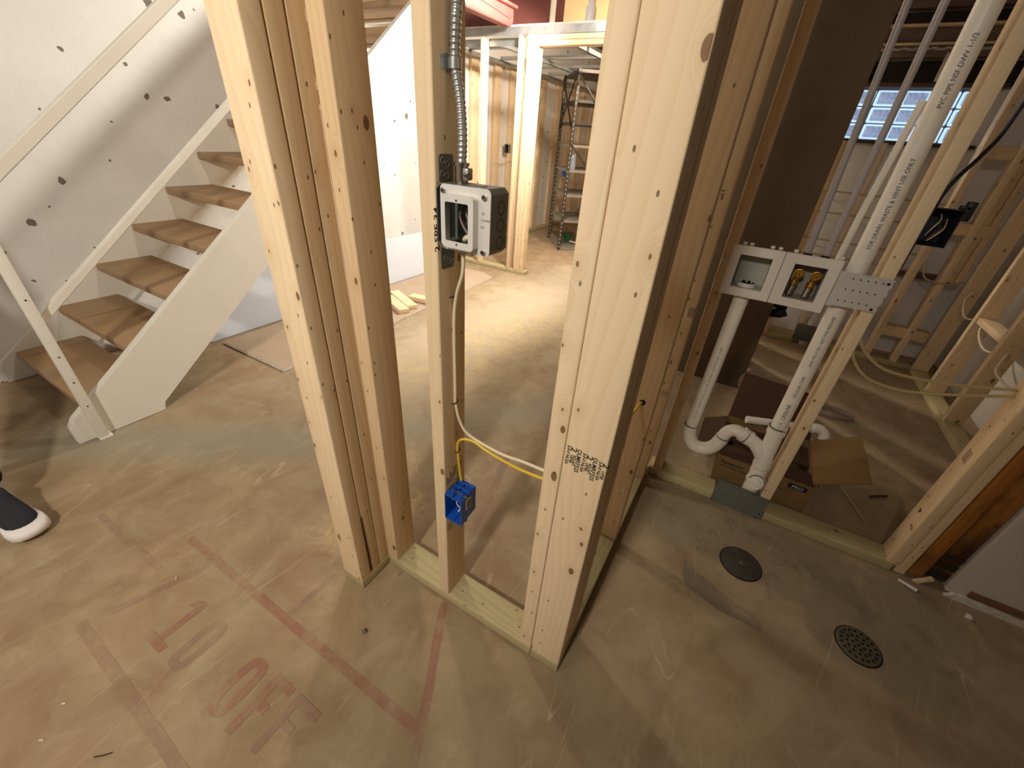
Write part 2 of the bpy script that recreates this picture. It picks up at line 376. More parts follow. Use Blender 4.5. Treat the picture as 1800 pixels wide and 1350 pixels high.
def tube_bm(P, R, sides=12, bm=None, cap=True):
    bm = bm or bmesh.new(); P = [Vector(p) for p in P]; n = len(P)
    R = [R]*n if isinstance(R, (int, float)) else R
    T = [(P[min(i+1, n-1)]-P[max(i-1, 0)]).normalized() for i in range(n)]
    up = Vector((0, 0, 1)) if abs(T[0].z) < 0.9 else Vector((1, 0, 0))
    N = (up-T[0]*up.dot(T[0])).normalized(); rings = []
    for i in range(n):
        N = (N-T[i]*N.dot(T[i])).normalized(); Bn = T[i].cross(N)
        rings.append([bm.verts.new(P[i]+(N*math.cos(2*PI*k/sides)+Bn*math.sin(2*PI*k/sides))*R[i]) for k in range(sides)])
    for i in range(n-1):
        for k in range(sides):
            bm.faces.new((rings[i][k], rings[i][(k+1) % sides], rings[i+1][(k+1) % sides], rings[i+1][k]))
    if cap: bm.faces.new(rings[0][::-1]); bm.faces.new(rings[-1])
    return bm
def tube(name, P, R, mat, parent=None, sides=12, smooth_path=0, tagd=None, angle=40):
    if smooth_path:
        if isinstance(R, (list, tuple)):
            n0 = len(R); R = [R[min(i//smooth_path, n0-1)]*(1-(i % smooth_path)/smooth_path)+R[min(i//smooth_path+1, n0-1)]*(i % smooth_path)/smooth_path for i in range((n0-1)*smooth_path+1)]
        P = catmull(P, smooth_path)
    P = [Vector(p) for p in P]; o0 = P[0].copy()
    o = mesh_obj(name, tube_bm([p-o0 for p in P], R, sides), mat, parent, o0, angle=angle)
    return o
def cyl(name, a, b, r, mat, parent=None, sides=24, r2=None):
    a, b = Vector(a), Vector(b)
    return tube(name, [a, b], [r, r if r2 is None else r2], mat, parent, sides)
_font = None
def stamp(text, org, xd, yd, size, mat, parent, name='stamp_print', thick=0.0, sx=1.0, bold=0.0):
    cu = bpy.data.curves.new('txt', 'FONT'); cu.body = text; cu.size = size; cu.resolution_u = 2; cu.offset = bold; cu.space_line = 0.95
    to = bpy.data.objects.new('txt', cu); COL.objects.link(to)
    me = bpy.data.meshes.new_from_object(to.evaluated_get(bpy.context.evaluated_depsgraph_get()))
    bpy.data.objects.remove(to); bpy.data.curves.remove(cu)
    me.materials.clear(); me.materials.append(mat)
    o = bpy.data.objects.new(name, me); COL.objects.link(o)
    x, y = Vector(xd).normalized(), Vector(yd).normalized(); z = x.cross(y)
    place(o, parent, org)
    for v in me.vertices: v.co = x*v.co.x*sx + y*v.co.y + z*thick
    return o

# ------------------------------------------------------------------ setting
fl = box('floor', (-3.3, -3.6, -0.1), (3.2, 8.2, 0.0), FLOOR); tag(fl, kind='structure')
fl.location = (0, 0, 0); 
for v in fl.data.vertices: v.co += Vector((-0.05, 2.3, -0.05))
WL['floor'] = Vector((0, 0, 0))
DZ = [0.0003]
def decal(name, pts, mat, z=0.0006, par=fl, noise=0.0, dense=None):
    bm = bmesh.new(); DZ[0] += 0.00006; z = DZ[0]
    if dense:
        q = []
        for i in range(len(pts)):
            a, b = Vector(pts[i]), Vector(pts[(i+1) % len(pts)]); n = max(1, int((b-a).length/dense))
            for k in range(n):
                p = a.lerp(b, k/n); q.append((p.x+random.uniform(-noise, noise), p.y+random.uniform(-noise, noise)))
        pts = q
    vs2 = [bm.verts.new((p[0], p[1], z)) for p in pts]; bm.faces.new(vs2)
    bmesh.ops.triangulate(bm, faces=bm.faces[:])
    o = mesh_obj(name, bm, mat, par, (0, 0, 0), smooth=False)
    if o.data.polygons[0].normal.z < 0: o.data.flip_normals()
    return o
def line(a, b, wdt, mat, name='painted_line', z=0.0006):
    a, b = Vector(a), Vector(b); n = (b-a).normalized(); n = Vector((-n.y, n.x))*wdt/2
    decal(name, [a+n, b+n, b-n, a-n], mat, z, dense=0.03, noise=0.0015)
line((-1.30, -0.316), (-0.235, -0.306), 0.026, FPAINT)
line((-0.395, -0.014), (-0.238, -0.30), 0.026, FPAINT)
line((-1.25, -0.634), (-0.55, -0.652), 0.028, FPAINT2)
line((-0.762, -0.133), (-0.768, -0.30), 0.020, FPAINT2)
line((-1.215, -0.575), (-1.135, -0.34), 0.024, FPAINT2)
line((-0.235, -0.306), (-0.10, -0.62), 0.022, FPAINT2)
line((-1.67, -0.44), (-1.25, -0.43), 0.020, FPAINT2)
line((-0.45, 0.15), (-0.60, 0.75), 0.03, FPAINT2)
def glyph(polys, mat):
    for k, p in enumerate(polys): decal('painted_character', p, mat, 0.0008+k*0.00002, dense=0.012, noise=0.0008)
glyph([[(-1.047, -0.556), (-0.971, -0.556), (-0.971, -0.533), (-1.047, -0.533)], [(-1.022, -0.533), (-1.0, -0.533), (-1.0, -0.410), (-1.022, -0.410)], [(-1.045, -0.440), (-1.022, -0.437), (-1.022, -0.410), (-1.045, -0.424)]], FPAINT)
def ring(cx, cy, wx, hy, t):
    o_, i_ = [], []
    for k in range(25):
        a = 2*PI*k/24
        f = lambda c: math.copysign(abs(c)**0.6, c)
        o_.append((cx+f(math.cos(a))*wx, cy+f(math.sin(a))*hy)); i_.append((cx+f(math.cos(a))*(wx-t), cy+f(math.sin(a))*(hy-t)))
    bm = bmesh.new(); A = [bm.verts.new((p[0], p[1], 0.0008)) for p in o_[:-1]]; B = [bm.verts.new((p[0], p[1], 0.0008)) for p in i_[:-1]]
    for k in range(24): bm.faces.new((A[k], A[(k+1) % 24], B[(k+1) % 24], B[k]))
    return bm
mesh_obj('painted_character', ring(-0.905, -0.485, 0.033, 0.073, 0.021), FPAINT2, fl, (0, 0, 0), smooth=False)
mesh_obj('painted_character', ring(-0.710, -0.485, 0.036, 0.073, 0.023), FPAINT, fl, (0, 0, 0), smooth=False)
glyph([[(-0.648, -0.556), (-0.625, -0.556), (-0.625, -0.410), (-0.648, -0.410)], [(-0.625, -0.490), (-0.598, -0.490), (-0.598, -0.468), (-0.625, -0.468)], [(-0.625, -0.432), (-0.578, -0.432), (-0.578, -0.410), (-0.625, -0.410)]], FPAINT)
glyph([[(-0.560, -0.545), (-0.540, -0.545), (-0.540, -0.410), (-0.560, -0.410)], [(-0.540, -0.480), (-0.505, -0.480), (-0.505, -0.462), (-0.540, -0.462)], [(-0.540, -0.432), (-0.475, -0.432), (-0.475, -0.410), (-0.540, -0.410)]], FPAINT2)
decal('dark_patch', [(0.235, 0.60), (0.262, 0.49), (0.40, 0.452), (0.51, 0.462), (0.50, 0.50), (0.36, 0.535)], FDARK, dense=0.03, noise=0.004)

WX = -3.12
wl_ = mesh_obj('wall_left', bxm((0.2, 12.0, 5.2), at=(WX-0.1, 2.3, 2.5)), WALLW, smooth=False); tag(wl_, kind='structure')
cr = tube('wall_crack', [(WX+0.001, 2.416, 1.45), (WX+0.001, 2.40, 1.1), (WX+0.001, 2.412, 0.8), (WX+0.001, 2.404, 0.45)], 0.0045, DARKHOLE, wl_, 6)
# right: painted drywall on the near side of the laundry wall, ragged foot
wr = mesh_obj('wall_right', bxm((2.1, 0.09, 2.45), at=(2.12, 1.022, 1.24)), DRYWALL, smooth=False); tag(wr, kind='structure')
prism('trim_1', [(1.07, 0.0), (1.09, 0.022), (1.14, 0.03), (1.25, 0.026), (1.4, 0.03), (1.9, 0.03), (1.9, 0.0)], 1, 0.962, 0.976, GYPSUM); tag(bpy.data.objects['trim_1'], kind='structure')
box('trim_2', (1.12, 0.966, 0.031), (3.1, 0.975, 0.055), plain('brown_glue', srgb(120, 84, 58), 0.8)); tag(bpy.data.objects['trim_2'], kind='structure')
mesh_obj('glue_mark', bxm((0.004, 0.002, 0.035), at=(0, 0, 0)), plain('scuff', srgb(88, 70, 50), 0.9), wr, (1.14, 0.976, 0.42), smooth=False).rotation_euler = (0, 0.9, 0)
# back room
wb = bmesh.new()
for lo, hi in (((-0.6, 3.52, 0), (0.18, 3.72, 1.715)), ((1.08, 3.52, 0), (3.2, 3.72, 1.715)), ((0.18, 3.52, 0), (1.08, 3.72, 1.42)), ((-0.6, 3.62, 1.715), (3.2, 3.72, 2.6))):
    lo, hi = Vector(lo), Vector(hi); bxm(hi-lo, bm=wb, at=(lo+hi)/2)
wbo = mesh_obj('wall_back', wb, WALLW, smooth=False); tag(wbo, kind='structure')
wf = mesh_obj('wall_far', bxm((2.9, 0.1, 3.0), at=(-1.75, 8.0, 1.5)), painted('far_wall_paint', srgb(206, 184, 150), srgb(170, 140, 104), 0.3, 0.8, 3, 0.05), smooth=False); tag(wf, kind='structure')
we = mesh_obj('wall_east', bxm((0.1, 2.6, 2.5), at=(1.62, 2.32, 1.25)), DRYWALL, smooth=False); tag(we, kind='structure')
wm = mesh_obj('wall_middle', bxm((0.08, 4.6, 2.5), at=(-0.42, 5.95, 1.25)), painted('partition_paint', srgb(196, 168, 128), srgb(160, 130, 92), 0.3, 0.8, 3, 0.05), smooth=False); tag(wm, kind='structure')
wn = mesh_obj('wall_near', bxm((6.5, 0.1, 2.5), at=(0.0, -3.6, 1.25)), WALLW, smooth=False); tag(wn, kind='structure')
wn2 = mesh_obj('wall_near_right', bxm((0.1, 4.6, 2.5), at=(3.1, -1.3, 1.25)), DRYWALL, smooth=False); tag(wn2, kind='structure')
ce = bmesh.new()
for lo, hi in (((-3.3, -3.6), (3.2, 0.9)), ((-2.15, 0.9), (3.2, 3.3)), ((-3.3, 3.3), (3.2, 8.2))):
    bxm((hi[0]-lo[0], hi[1]-lo[1], 0.03), bm=ce, at=((lo[0]+hi[0])/2, (lo[1]+hi[1])/2, 2.60))
ceo = mesh_obj('ceiling', ce, JOIST, smooth=False); tag(ceo, kind='structure')
up = bmesh.new()
bxm((0.1, 2.5, 1.8), bm=up, at=(-2.1, 2.1, 3.5)); bxm((1.1, 0.1, 2.0), bm=up, at=(-2.65, 3.35, 3.6)); bxm((1.1, 0.1, 1.8), bm=up, at=(-2.65, 0.85, 3.5)); bxm((1.1, 2.6, 0.1), bm=up, at=(-2.65, 2.1, 4.45))
uo = mesh_obj('wall_stairwell', up, WALLW, smooth=False); tag(uo, kind='structure')
y = 0.2
while y < 3.2:
    x0 = -2.12 if y > 0.9 else -3.1
    if y > 1.9: board('ceiling_joist', (x0 if y < 0.95 else -2.1, y, 2.36), (3.05, y+0.04, 2.585), JOIST, ceo)
    y += 0.406
# the horizontal members over the glass block window
board('window_header', (-0.5, 3.57, 1.738), (1.55, 3.61, 1.86), DARKJ, ceo, axis=0)
board('window_header', (-0.5, 3.44, 1.862), (1.55, 3.50, 1.892), JOIST, ceo, axis=0)
board('window_header', (-0.5, 3.43, 1.922), (1.55, 3.50, 1.934), PINE, ceo, axis=0)
board('window_header', (-0.5, 3.45, 1.938), (1.55, 3.49, 2.005), JOIST, ceo, axis=0)
board('window_header', (-0.5, 3.40, 2.006), (1.55, 3.49, 2.018), PINE, ceo, axis=0)
board('window_header', (-0.5, 3.52, 2.02), (1.55, 3.56, 2.09), DARKJ, ceo, axis=0)
board('window_header', (-0.5, 3.42, 2.092), (1.55, 3.48, 2.16), JOIST, ceo, axis=0)
board('window_header', (-0.5, 3.50, 2.162), (1.55, 3.56, 2.40), DARKJ, ceo, axis=0)
sc_ = box('scrap_panel', (0.735, 3.428, 1.742), (0.83, 3.444, 1.885), DRYWALL, None, 0.002); tag(sc_, 'grey scrap panel leaning above the right end of the glass block window', 'panel')
cyl('round_duct_hole', (0.44, 3.565, 1.80), (0.44, 3.569, 1.80), 0.045, DARKHOLE, ceo, 24)
bm = bmesh.new()
for k in range(24):
    a = tube_bm([(-0.35+k*0.07, 3.46, 1.899), (-0.315+k*0.07, 3.46, 1.912), (-0.28+k*0.07, 3.46, 1.899)], 0.006, 6, bm)
mesh_obj('corrugated_edge', bm, GYPSUM, ceo, (0, 0, 0))

# window of glass blocks
wnd = thing('window_1', (0.68, 3.6, 1.42), 'glass block window high in the back wall', 'window', kind='structure')
t = NT('glass_block'); v = t.coord(); n = t.noise(v, 22, 4, 0.6, 1.2)
c = t.ramp(n, [(0.3, srgb(116, 132, 184)), (0.55, srgb(158, 178, 214)), (0.75, srgb(196, 214, 236))])
gb = t.out(c, 0.2); t.l(c, t.b.inputs['Emission Color']); t.b.inputs['Emission Strength'].default_value = 0.55; t.bump(n, 0.5, 0.01); GLB = gb
GLR = plain('glass_block_rim', srgb(196, 222, 240), 0.2, emit=(srgb(190, 222, 244), 0.8))
for r in range(3):
    for c_ in range(6):
        x = 0.343-0.146+c_*0.146; z = 1.425+r*0.096
        o = mesh_obj('glass_block', bxm((0.137, 0.07, 0.088), 0.006, 1), GLR, wnd, (x+0.073, 3.60, z+0.046))
        mesh_obj('glass_face', bxm((0.110, 0.012, 0.066), 0.005, 2), GLB, o, (x+0.073, 3.562, z+0.046))
box('mortar', (0.18, 3.575, 1.42), (1.08, 3.64, 1.715), plain('mortar', srgb(120, 128, 138), 0.8), wnd)
box('window_sill', (0.16, 3.44, 1.400), (1.10, 3.56, 1.420), plain('dark_sill', srgb(70, 50, 44), 0.7), wnd, 0.003)
box('window_lintel', (0.16, 3.46, 1.715), (1.10, 3.60, 1.738), plain('dark_lintel', srgb(92, 74, 66), 0.7), wnd, 0.003)

# ------------------------------------------------------------------ framed walls
ZT = 2.36
def stud(par, x0, x1, y0, y1, z0=0.038, z1=ZT, mat=None, name='stud'):
    return board(name, (x0, y0, z0), (x1, y1, z1), mat or PINE, par)
# post at the left of the near opening
pw = thing('stud_wall', (-0.686, -0.058, 0), 'triple two-by-four post left of the opening, nearest the staircase', 'wall framing')
stud(pw, -0.729, -0.644, -0.118, -0.0795, mat=PINE2); stud(pw, -0.728, -0.6445, -0.0780, -0.0405); stud(pw, -0.729, -0.645, -0.0390, -0.0010)
board('bottom_plate', (-0.729, -0.118, 0.001), (-0.643, 0.0, 0.038), TREATED, pw, axis=1)
sp = prism('bark_streak', [(-0.081, 0.05), (-0.073, 0.05), (-0.074, 0.16), (-0.078, 0.31), (-0.080, 0.30)], 0, -0.6446, -0.6432, plain('bark', srgb(70, 30, 14), 0.9), pw)
# front wall with the centre stud
fw = thing('stud_wall', (-0.36, 0.043, 0), 'short stud wall facing the camera that carries the metal box and the blue box', 'wall framing')
FX = [(-0.650, -0.604), (-0.4225, -0.386), (-0.1245, -0.0875)]
s_a = stud(fw, *FX[0], 0, 0.086); s_c = stud(fw, *FX[1], 0, 0.086, mat=PINE2); s_r = stud(fw, *FX[2], 0, 0.086, mat=PINE2)
board('bottom_plate', (-0.643, 0, 0.001), (-0.0875, 0.087, 0.038), TREATED, fw)
board('top_plate', (-0.73, 0, ZT), (0.0, 0.087, ZT+0.038), PINE, fw)
# side wall running away from the camera
sw = thing('stud_wall', (-0.043, 0.5, 0), 'stud wall running away from the camera on the right of the front wall', 'wall framing')
s_big = stud(sw, -0.0865, 0, 0, 0.037, mat=PINE2); stud(sw, -0.040, -0.003, 0.0385, 0.098); stud(sw, -0.0865, -0.001, 0.0995, 0.137)
s_2 = stud(sw, -0.0865, 0, 0.497, 0.535); s_3 = stud(sw, -0.0865, 0, 0.880, 0.918)
board('bottom_plate', (-0.0865, 0.0, 0.001), (0, 0.972, 0.038), TREATED, sw)
board('top_plate', (-0.0865, 0.09, ZT), (0.0, 1.06, ZT+0.038), PINE, sw)
stud(sw, -0.0865, -0.006, 0.938, 0.972)
# stamped grading marks on the big end stud
for kx in range(3):
    x = -0.0815+kx*0.0325; z = 0.804-kx*0.004
    for txt, off, sz, dz in (('S-P-F NLGA', 0.0, 0.0088, 0), ('1/4"EE', 0.0080, 0.0078, -0.0185), ('KD-HT', 0.0142, 0.0082, -0.0185), ('OLMRF325', 0.0212, 0.0118, 0)):
        if x+off > -0.006: continue
        stamp(txt, (x+off, -0.0006, z+dz), (0, 0, -1), (1, 0, 0), sz, INK, s_big, 'grade_stamp', sx=1.05, bold=0.00028)
    stamp('2', (x+0.0080, -0.0006, z), (0, 0, -1), (1, 0, 0), 0.0175, INK, s_big, 'grade_stamp', sx=1.3, bold=0.0003)
# stamps on the centre stud (its right face): bar marks above the blue box, an oval mark below
for k, (yy, hz) in enumerate(((0.010, 0.030), (0.016, 0.018), (0.023, 0.034), (0.030, 0.022), (0.037, 0.034), (0.045, 0.030), (0.056, 0.036), (0.066, 0.02))):
    box('ink_bar', (-0.3864, yy-0.0012, 0.505+yy*0.5), (-0.3855, yy+0.0012, 0.505+yy*0.5+hz), INK, s_c, smooth=False)
bm = bmesh.new()
tube_bm([(0, 0.019+0.014*math.cos(a), 0.350+0.020*math.sin(a)) for a in [2*PI*i/20 for i in range(21)]], 0.0007, 4, bm)
mesh_obj('oval_stamp', bm, INK, s_c, (-0.3857, 0, 0))
stamp('SPF\nHT', (-0.3854, 0.009, 0.350), (0, 1, 0), (0, 0, 1), 0.010, INK, s_c, 'grade_stamp', bold=0.0002)
stamp('2 SPF 34', (-0.3854, 0.0055, 1.11), (0, 0, 1), (0, -1, 0), 0.018, INK, s_c, 'grade_stamp', sx=1.2, bold=0.0004)
for k in range(4): box('ink_bar', (-0.020+k*0.006, 0.8792, 0.80), (-0.018+k*0.006, 0.8800, 0.835), INK, s_3, smooth=False)
stamp('2 SPF\nKD-HT', (-0.030, 0.8794, 1.20), (0, 0, -1), (1, 0, 0), 0.013, INK, s_3, 'grade_stamp', bold=0.0002)
def square_stamp(par, x0, z0, y, s=0.018):
    bm = bmesh.new()
    tube_bm([(x0, y, z0), (x0+s, y, z0), (x0+s, y, z0+s*1.4), (x0, y, z0+s*1.4), (x0, y, z0)], 0.0006, 4, bm)
    mesh_obj('square_stamp', bm, INK, par, (0, 0, 0)); stamp('PQ', (x0+0.002, y, z0+0.009), (1, 0, 0), (0, 0, 1), 0.011, INK, par, 'grade_stamp')
square_stamp(s_3, -0.026, 0.47, 0.8794)

# laundry wall
lw = thing('stud_wall', (0.45, 1.02, 0), 'stud wall with the laundry box, facing the camera at the right', 'wall framing')
LY0, LY1 = 0.975, 1.064
stud(lw, 0.020, 0.056, LY0, LY1); s_m = stud(lw, 0.4425, 0.479, LY0, LY1, mat=PINE2); s_e = stud(lw, 0.892, 0.926, LY0, LY1)
stud(lw, 0.928, 0.960, 0.985, LY1, z0=0.0)
board('bottom_plate', (0.0, LY0, 0.001), (0.285, LY1, 0.040), TREATED, lw); board('bottom_plate', (0.482, LY0, 0.001), (0.915, LY1, 0.040), TREATED, lw)
board('top_plate', (0.0, LY0, ZT), (0.958, LY1, ZT+0.038), PINE, lw)
for k in range(7): 
    zz = 0.50+k*0.0065; tube('ink_bar', [(0.8914, 1.004, zz), (0.8914, 1.035, zz+0.004)], 0.0009, INK, s_e, 4)
stamp('P', (0.8912, 1.03, 0.255), (0, -1, 0), (0, 0, 1), 0.030, INK, s_e, 'grade_stamp', bold=0.001)
stamp('PQ', (0.8912, 1.012, 0.20), (0, -1, 0), (0, 0, 1), 0.018, INK, s_e, 'grade_stamp', bold=0.0004)
op = thing('wood_post', (1.0, 1.02, 0), 'old orange-brown post with a water-stained foot beside the white wall', 'post')
board('post_board', (0.962, 0.980, 0.02), (1.000, 1.064, ZT), OLDWOOD, op); board('post_board', (1.002, 1.0, 0.03), (1.066, 1.064, ZT), OLDWOOD, op)
prism('shim', [(0.985, 0.0), (1.02, 0.045), (1.03, 0.04), (1.0, 0.0)], 1, 0.972, 0.985, PINE, op)
for k, (za, zb) in enumerate(((0.03, 0.07), (0.085, 0.11), (0.135, 0.15))): box('stain', (1.0015, 0.998, za), (1.066, 1.0, zb), plain('wet_stain', srgb(44, 34, 22), 0.9), op, smooth=False)

# far framed wall with the door opening
FY = 3.3
dw = thing('stud_wall', (-2.0, FY, 0), 'far stud wall with a framed door opening, past the stairs', 'wall framing')
for x0 in (-2.581, -2.990, -2.188, -2.100, -2.062):
    stud(dw, x0, x0+0.036, FY, FY+0.087, z1=2.03, mat=PINE2)
stud(dw, -2.024, -1.988, FY, FY+0.087, z1=1.944, mat=PINE2)
board('bottom_plate', (-3.1, FY, 0.001), (-1.955, FY+0.087, 0.038), TREATED, dw)
board('header', (-2.024, FY, 1.946), (-0.95, FY+0.087, 1.982), PINE2, dw); board('header', (-2.024, FY, 1.984), (-0.95, FY+0.087, 2.020), PINE2, dw)
stud(dw, -1.02, -0.984, FY, FY+0.087, z1=1.944); stud(dw, -0.95, -0.914, FY, FY+0.087, z1=2.03); stud(dw, -0.50, -0.464, FY, FY+0.087, z1=2.03)
board('bottom_plate', (-1.02, FY, 0.001), (-0.42, FY+0.087, 0.038), TREATED, dw)
so = thing('ceiling_track', (-1.9, FY+0.05, 2.03), 'galvanised steel track over the far stud wall', 'metal track')
box('track_web', (-3.1, FY-0.004, 2.022), (-0.42, FY-0.001, 2.075), GALV, so); box('track_flange', (-3.1, FY-0.004, 2.075), (-0.42, FY+0.09, 2.078), GALV, so)
box('torn_board_edge', (-3.1, FY+0.0, 2.079), (-0.42, FY+0.05, 2.092), GYPSUM, so, 0.002)
box('track_lower', (-3.1, FY+0.09, 1.965), (-2.2, FY+0.095, 2.02), GALV, so)
# steel ceiling grid in the far room
gr = thing('ceiling_grid', (-2.0, 5.0, 2.02), 'galvanised framing grid under the ceiling of the far room', 'metal framing')
for yy in (3.7, 4.3, 4.9, 5.5): box('cross_channel', (-3.0, yy, 2.0), (-0.5, yy+0.045, 2.03), GALV, gr, 0.002)
for xx in (-3.03, -2.45, -1.75, -1.1): box('main_channel', (xx, 3.42, 1.965), (xx+0.035, 7.9, 2.0), GALV, gr, 0.002)
for k in range(9): box('hanger', (-2.1+k*0.17, 6.3, 2.0), (-2.07+k*0.17, 6.34, 2.5), GALV, gr, 0.002)
# flat studs on the masonry in the far room
fu = thing('furring_wall', (-3.03, 5.5, 0), 'row of studs standing against the white masonry in the far room', 'wall framing')
for a, b in ((3.865, 4.005), (4.34, 4.48), (4.70, 4.84), (5.10, 5.24), (5.52, 5.68), (6.02, 6.18), (6.5, 6.66), (7.0, 7.14), (7.45, 7.59)):
    x1 = WX+0.040
    stud(fu, WX+0.002, x1, a, b, z1=1.99, mat=PINE if a < 4.3 else PINE2)
board('bottom_plate', (WX+0.002, 3.42, 0.001), (WX+0.09, 7.9, 0.038), TREATED, fu)
fu2 = thing('furring_wall', (-1.8, 7.9, 0), 'studs across the end wall of the far room', 'wall framing')
for k in range(7): stud(fu2, -3.0+k*0.406, -2.962+k*0.406, 7.85, 7.94, z1=2.3)
tube('far_wire', [(-3.075, 4.36, 0.98), (-3.07, 4.55, 0.965), (-3.075, 4.75, 0.99), (-3.07, 4.95, 0.97), (-3.075, 5.15, 0.99)], 0.004, WHITEC, None, 6, 6); tag(bpy.data.objects['far_wire'], 'thin white cable sagging between studs in the far room', 'cable')

# right room framing along its east side
ew = thing('stud_wall', (1.4, 2.6, 0), 'stud wall at the right of the back room, cables threaded through it', 'wall framing')
for yy in (2.00, 2.392, 2.793, 3.165): stud(ew, 1.36, 1.447, yy-0.019, yy+0.019)
board('bottom_plate', (1.36, 1.99, 0.001), (1.447, 3.2, 0.038), TREATED, ew)
board('block', (1.37, 2.41, 0.52), (1.447, 2.774, 0.556), PINE, ew, axis=1); board('block', (1.37, 2.42, 1.05), (1.447, 2.774, 1.086), PINE, ew, axis=1)
bw = thing('stud_wall', (0.8, 3.24, 0), 'stud wall under the glass block window', 'wall framing')
for x0, z1 in ((0.376, 1.40), (0.590, 1.40), (1.069, ZT), (1.235, ZT)):
    stud(bw, x0, x0+0.038, 3.2, 3.287, z1=z1, mat=PINE2)
board('bottom_plate', (0.01, 3.2, 0.001), (0.60, 3.287, 0.038), TREATED, bw); board('bottom_plate', (0.76, 3.2, 0.001), (1.36, 3.287, 0.038), TREATED, bw)
board('block', (1.107, 3.21, 0.215), (1.36, 3.287, 0.29), PINE, bw); board('block', (1.107, 3.21, 0.93), (1.36, 3.287, 1.0), PINE, bw); board('block', (1.107, 3.22, 1.35), (1.235, 3.287, 1.42), PINE, bw)
for x0 in (1.275, 1.315): stud(bw, x0, x0+0.036, 3.22, 3.287, z0=0.64)
board('ledge', (0.98, 3.40, 0.60), (1.36, 3.52, 0.63), JOIST, bw)
for k, z in enumerate((1.105, 0.972, 0.795, 0.693)):
    tube('wall_wire', [(0.33, 3.19, z+0.004), (0.5, 3.185, z), (0.8, 3.19, z-0.006), (1.05, 3.195, z-0.012)], 0.0055, TANC, None, 6, 6)
    tag(bpy.data.objects['wall_wire' + ('' if k == 0 else '.%03d' % k)], ['topmost', 'second from top', 'third from top', 'lowest'][k]+' of the four thin wires strung under the glass block window', 'wire', 'wires under the window')

hw = thing('stud_wall', (0.0, 2.8, 0), 'studs behind the brown column, mostly hidden', 'wall framing')
for yy in (2.47, 2.66, 2.86, 3.04, 3.16): stud(hw, -0.09, -0.002, yy-0.019, yy+0.019)
board('bottom_plate', (-0.09, 2.45, 0.001), (-0.002, 3.18, 0.038), TREATED, hw)
# ------------------------------------------------------------------ staircase
st = thing('staircase', (-2.65, -0.2, 0), 'white painted open-riser basement staircase with worn wooden treads', 'staircase')
def zline(y, c): return c+0.80*y
def stringer(x0, x1, ytop, name='stringer'):
    pts = [(-0.323, 0.001), (0.012, 0.001), (0.020, 0.045), (ytop, zline(ytop, 0.026)), (ytop, zline(ytop, 0.362)), (-0.300, zline(-0.300, 0.362)), (-0.323, 0.085)]
    return prism(name, pts, 0, x0, x1, WHITEP, st, 0.0025, loc=(x0, 0, 0))
stringer(-2.24, -2.2, 3.2); stringer(-3.118, -3.085, 3.2)
ng = 14
for i in range(ng):
    y0, z0 = -0.243+0.2345*i, 0.152+0.186*i
    o = mesh_obj('tread', bxm((0.845, 0.275, 0.040), 0.007, 3), TREADW, st, (-2.663, y0+0.1375, z0-0.020))
    mesh_obj('tread_back_strip', bxm((0.845, 0.030, 0.022), 0.003, 1), WHITEP, st, (-2.663, y0+0.262, z0-0.052))
def slopebar(name, x0, x1, y0, y1, z0, sl, h):
    pts = [(y0, z0), (y1, z0+sl*(y1-y0)), (y1, z0+sl*(y1-y0)+h), (y0, z0+h)]
    return prism(name, pts, 0, x0, x1, WHITEP, st, 0.003, loc=(x0, y0, z0))
slopebar('handrail', -2.235, -2.198, -0.235, 2.9, 0.968, 0.830, 0.052)
slopebar('middle_rail', -2.232, -2.200, -0.235, 2.9, 0.535, 0.822, 0.036)
mesh_obj('newel_post', bxm((0.038, 0.034, 1.03), 0.003, 2), WHITEP, st, (-2.181, -0.243, 0.516))
for z in (0.30, 0.42, 0.66, 0.18): mesh_obj('bolt', tube_bm([(0, 0, 0), (0.002, 0, 0)], 0.003, 8), DARKHOLE, st, (-2.162, -0.243, z))
box('base_shoe', (-2.205, -0.262, 0.0), (-2.16, -0.215, 0.012), WHITEP, st, 0.002)
# bluish board on edge and sheets on the floor
lb = prism('leaning_board', [(-2.79, 0.004), (-2.776, 0.004), (-2.84, 0.395), (-2.854, 0.395)], 1, 0.53, 2.95, BLUEBOARD, None, 0.001, loc=(-2.78, 1.7, 0.0))
tag(lb, 'long pale bluish board standing on edge under the stairs', 'board')
mb = box('dark_block', (-2.70, 0.28, 0.001), (-2.62, 0.36, 0.20), plain('dark_rubber', srgb(86, 80, 74), 0.7), None, 0.006); tag(mb, 'dark grey block standing behind the third stair tread', 'block')
sh = thing('gypsum_sheet', (-2.4, 1.2, 0), 'tan gypsum sheet lying flat on the floor beside the pale board', 'sheet')
prism('paper_face', [(-2.70, 0.575), (-2.088, 0.582), (-2.100, 1.48), (-2.128, 1.89), (-2.75, 1.90)], 2, 0.010, 0.0125, TANSHEET, sh)
prism('gypsum_core', [(-2.708, 0.568), (-2.080, 0.575), (-2.094, 1.484), (-2.12, 1.898), (-2.756, 1.905)], 2, 0.001, 0.010, GYPSUM, sh)
sh2 = thing('gypsum_sheet', (-2.4, 2.5, 0), 'second flat sheet on the floor, farther along by the far stud wall', 'sheet')
prism('paper_face', [(-2.75, 1.93), (-2.135, 1.91), (-2.14, 2.49), (-2.165, 2.975), (-2.34, 3.06), (-2.75, 3.07)], 2, 0.008, 0.0115, TANSHEET, sh2)
prism('gypsum_core', [(-2.756, 1.925), (-2.128, 1.905), (-2.133, 2.492), (-2.158, 2.982), (-2.335, 3.068), (-2.756, 3.078)], 2, 0.001, 0.008, GYPSUM, sh2)
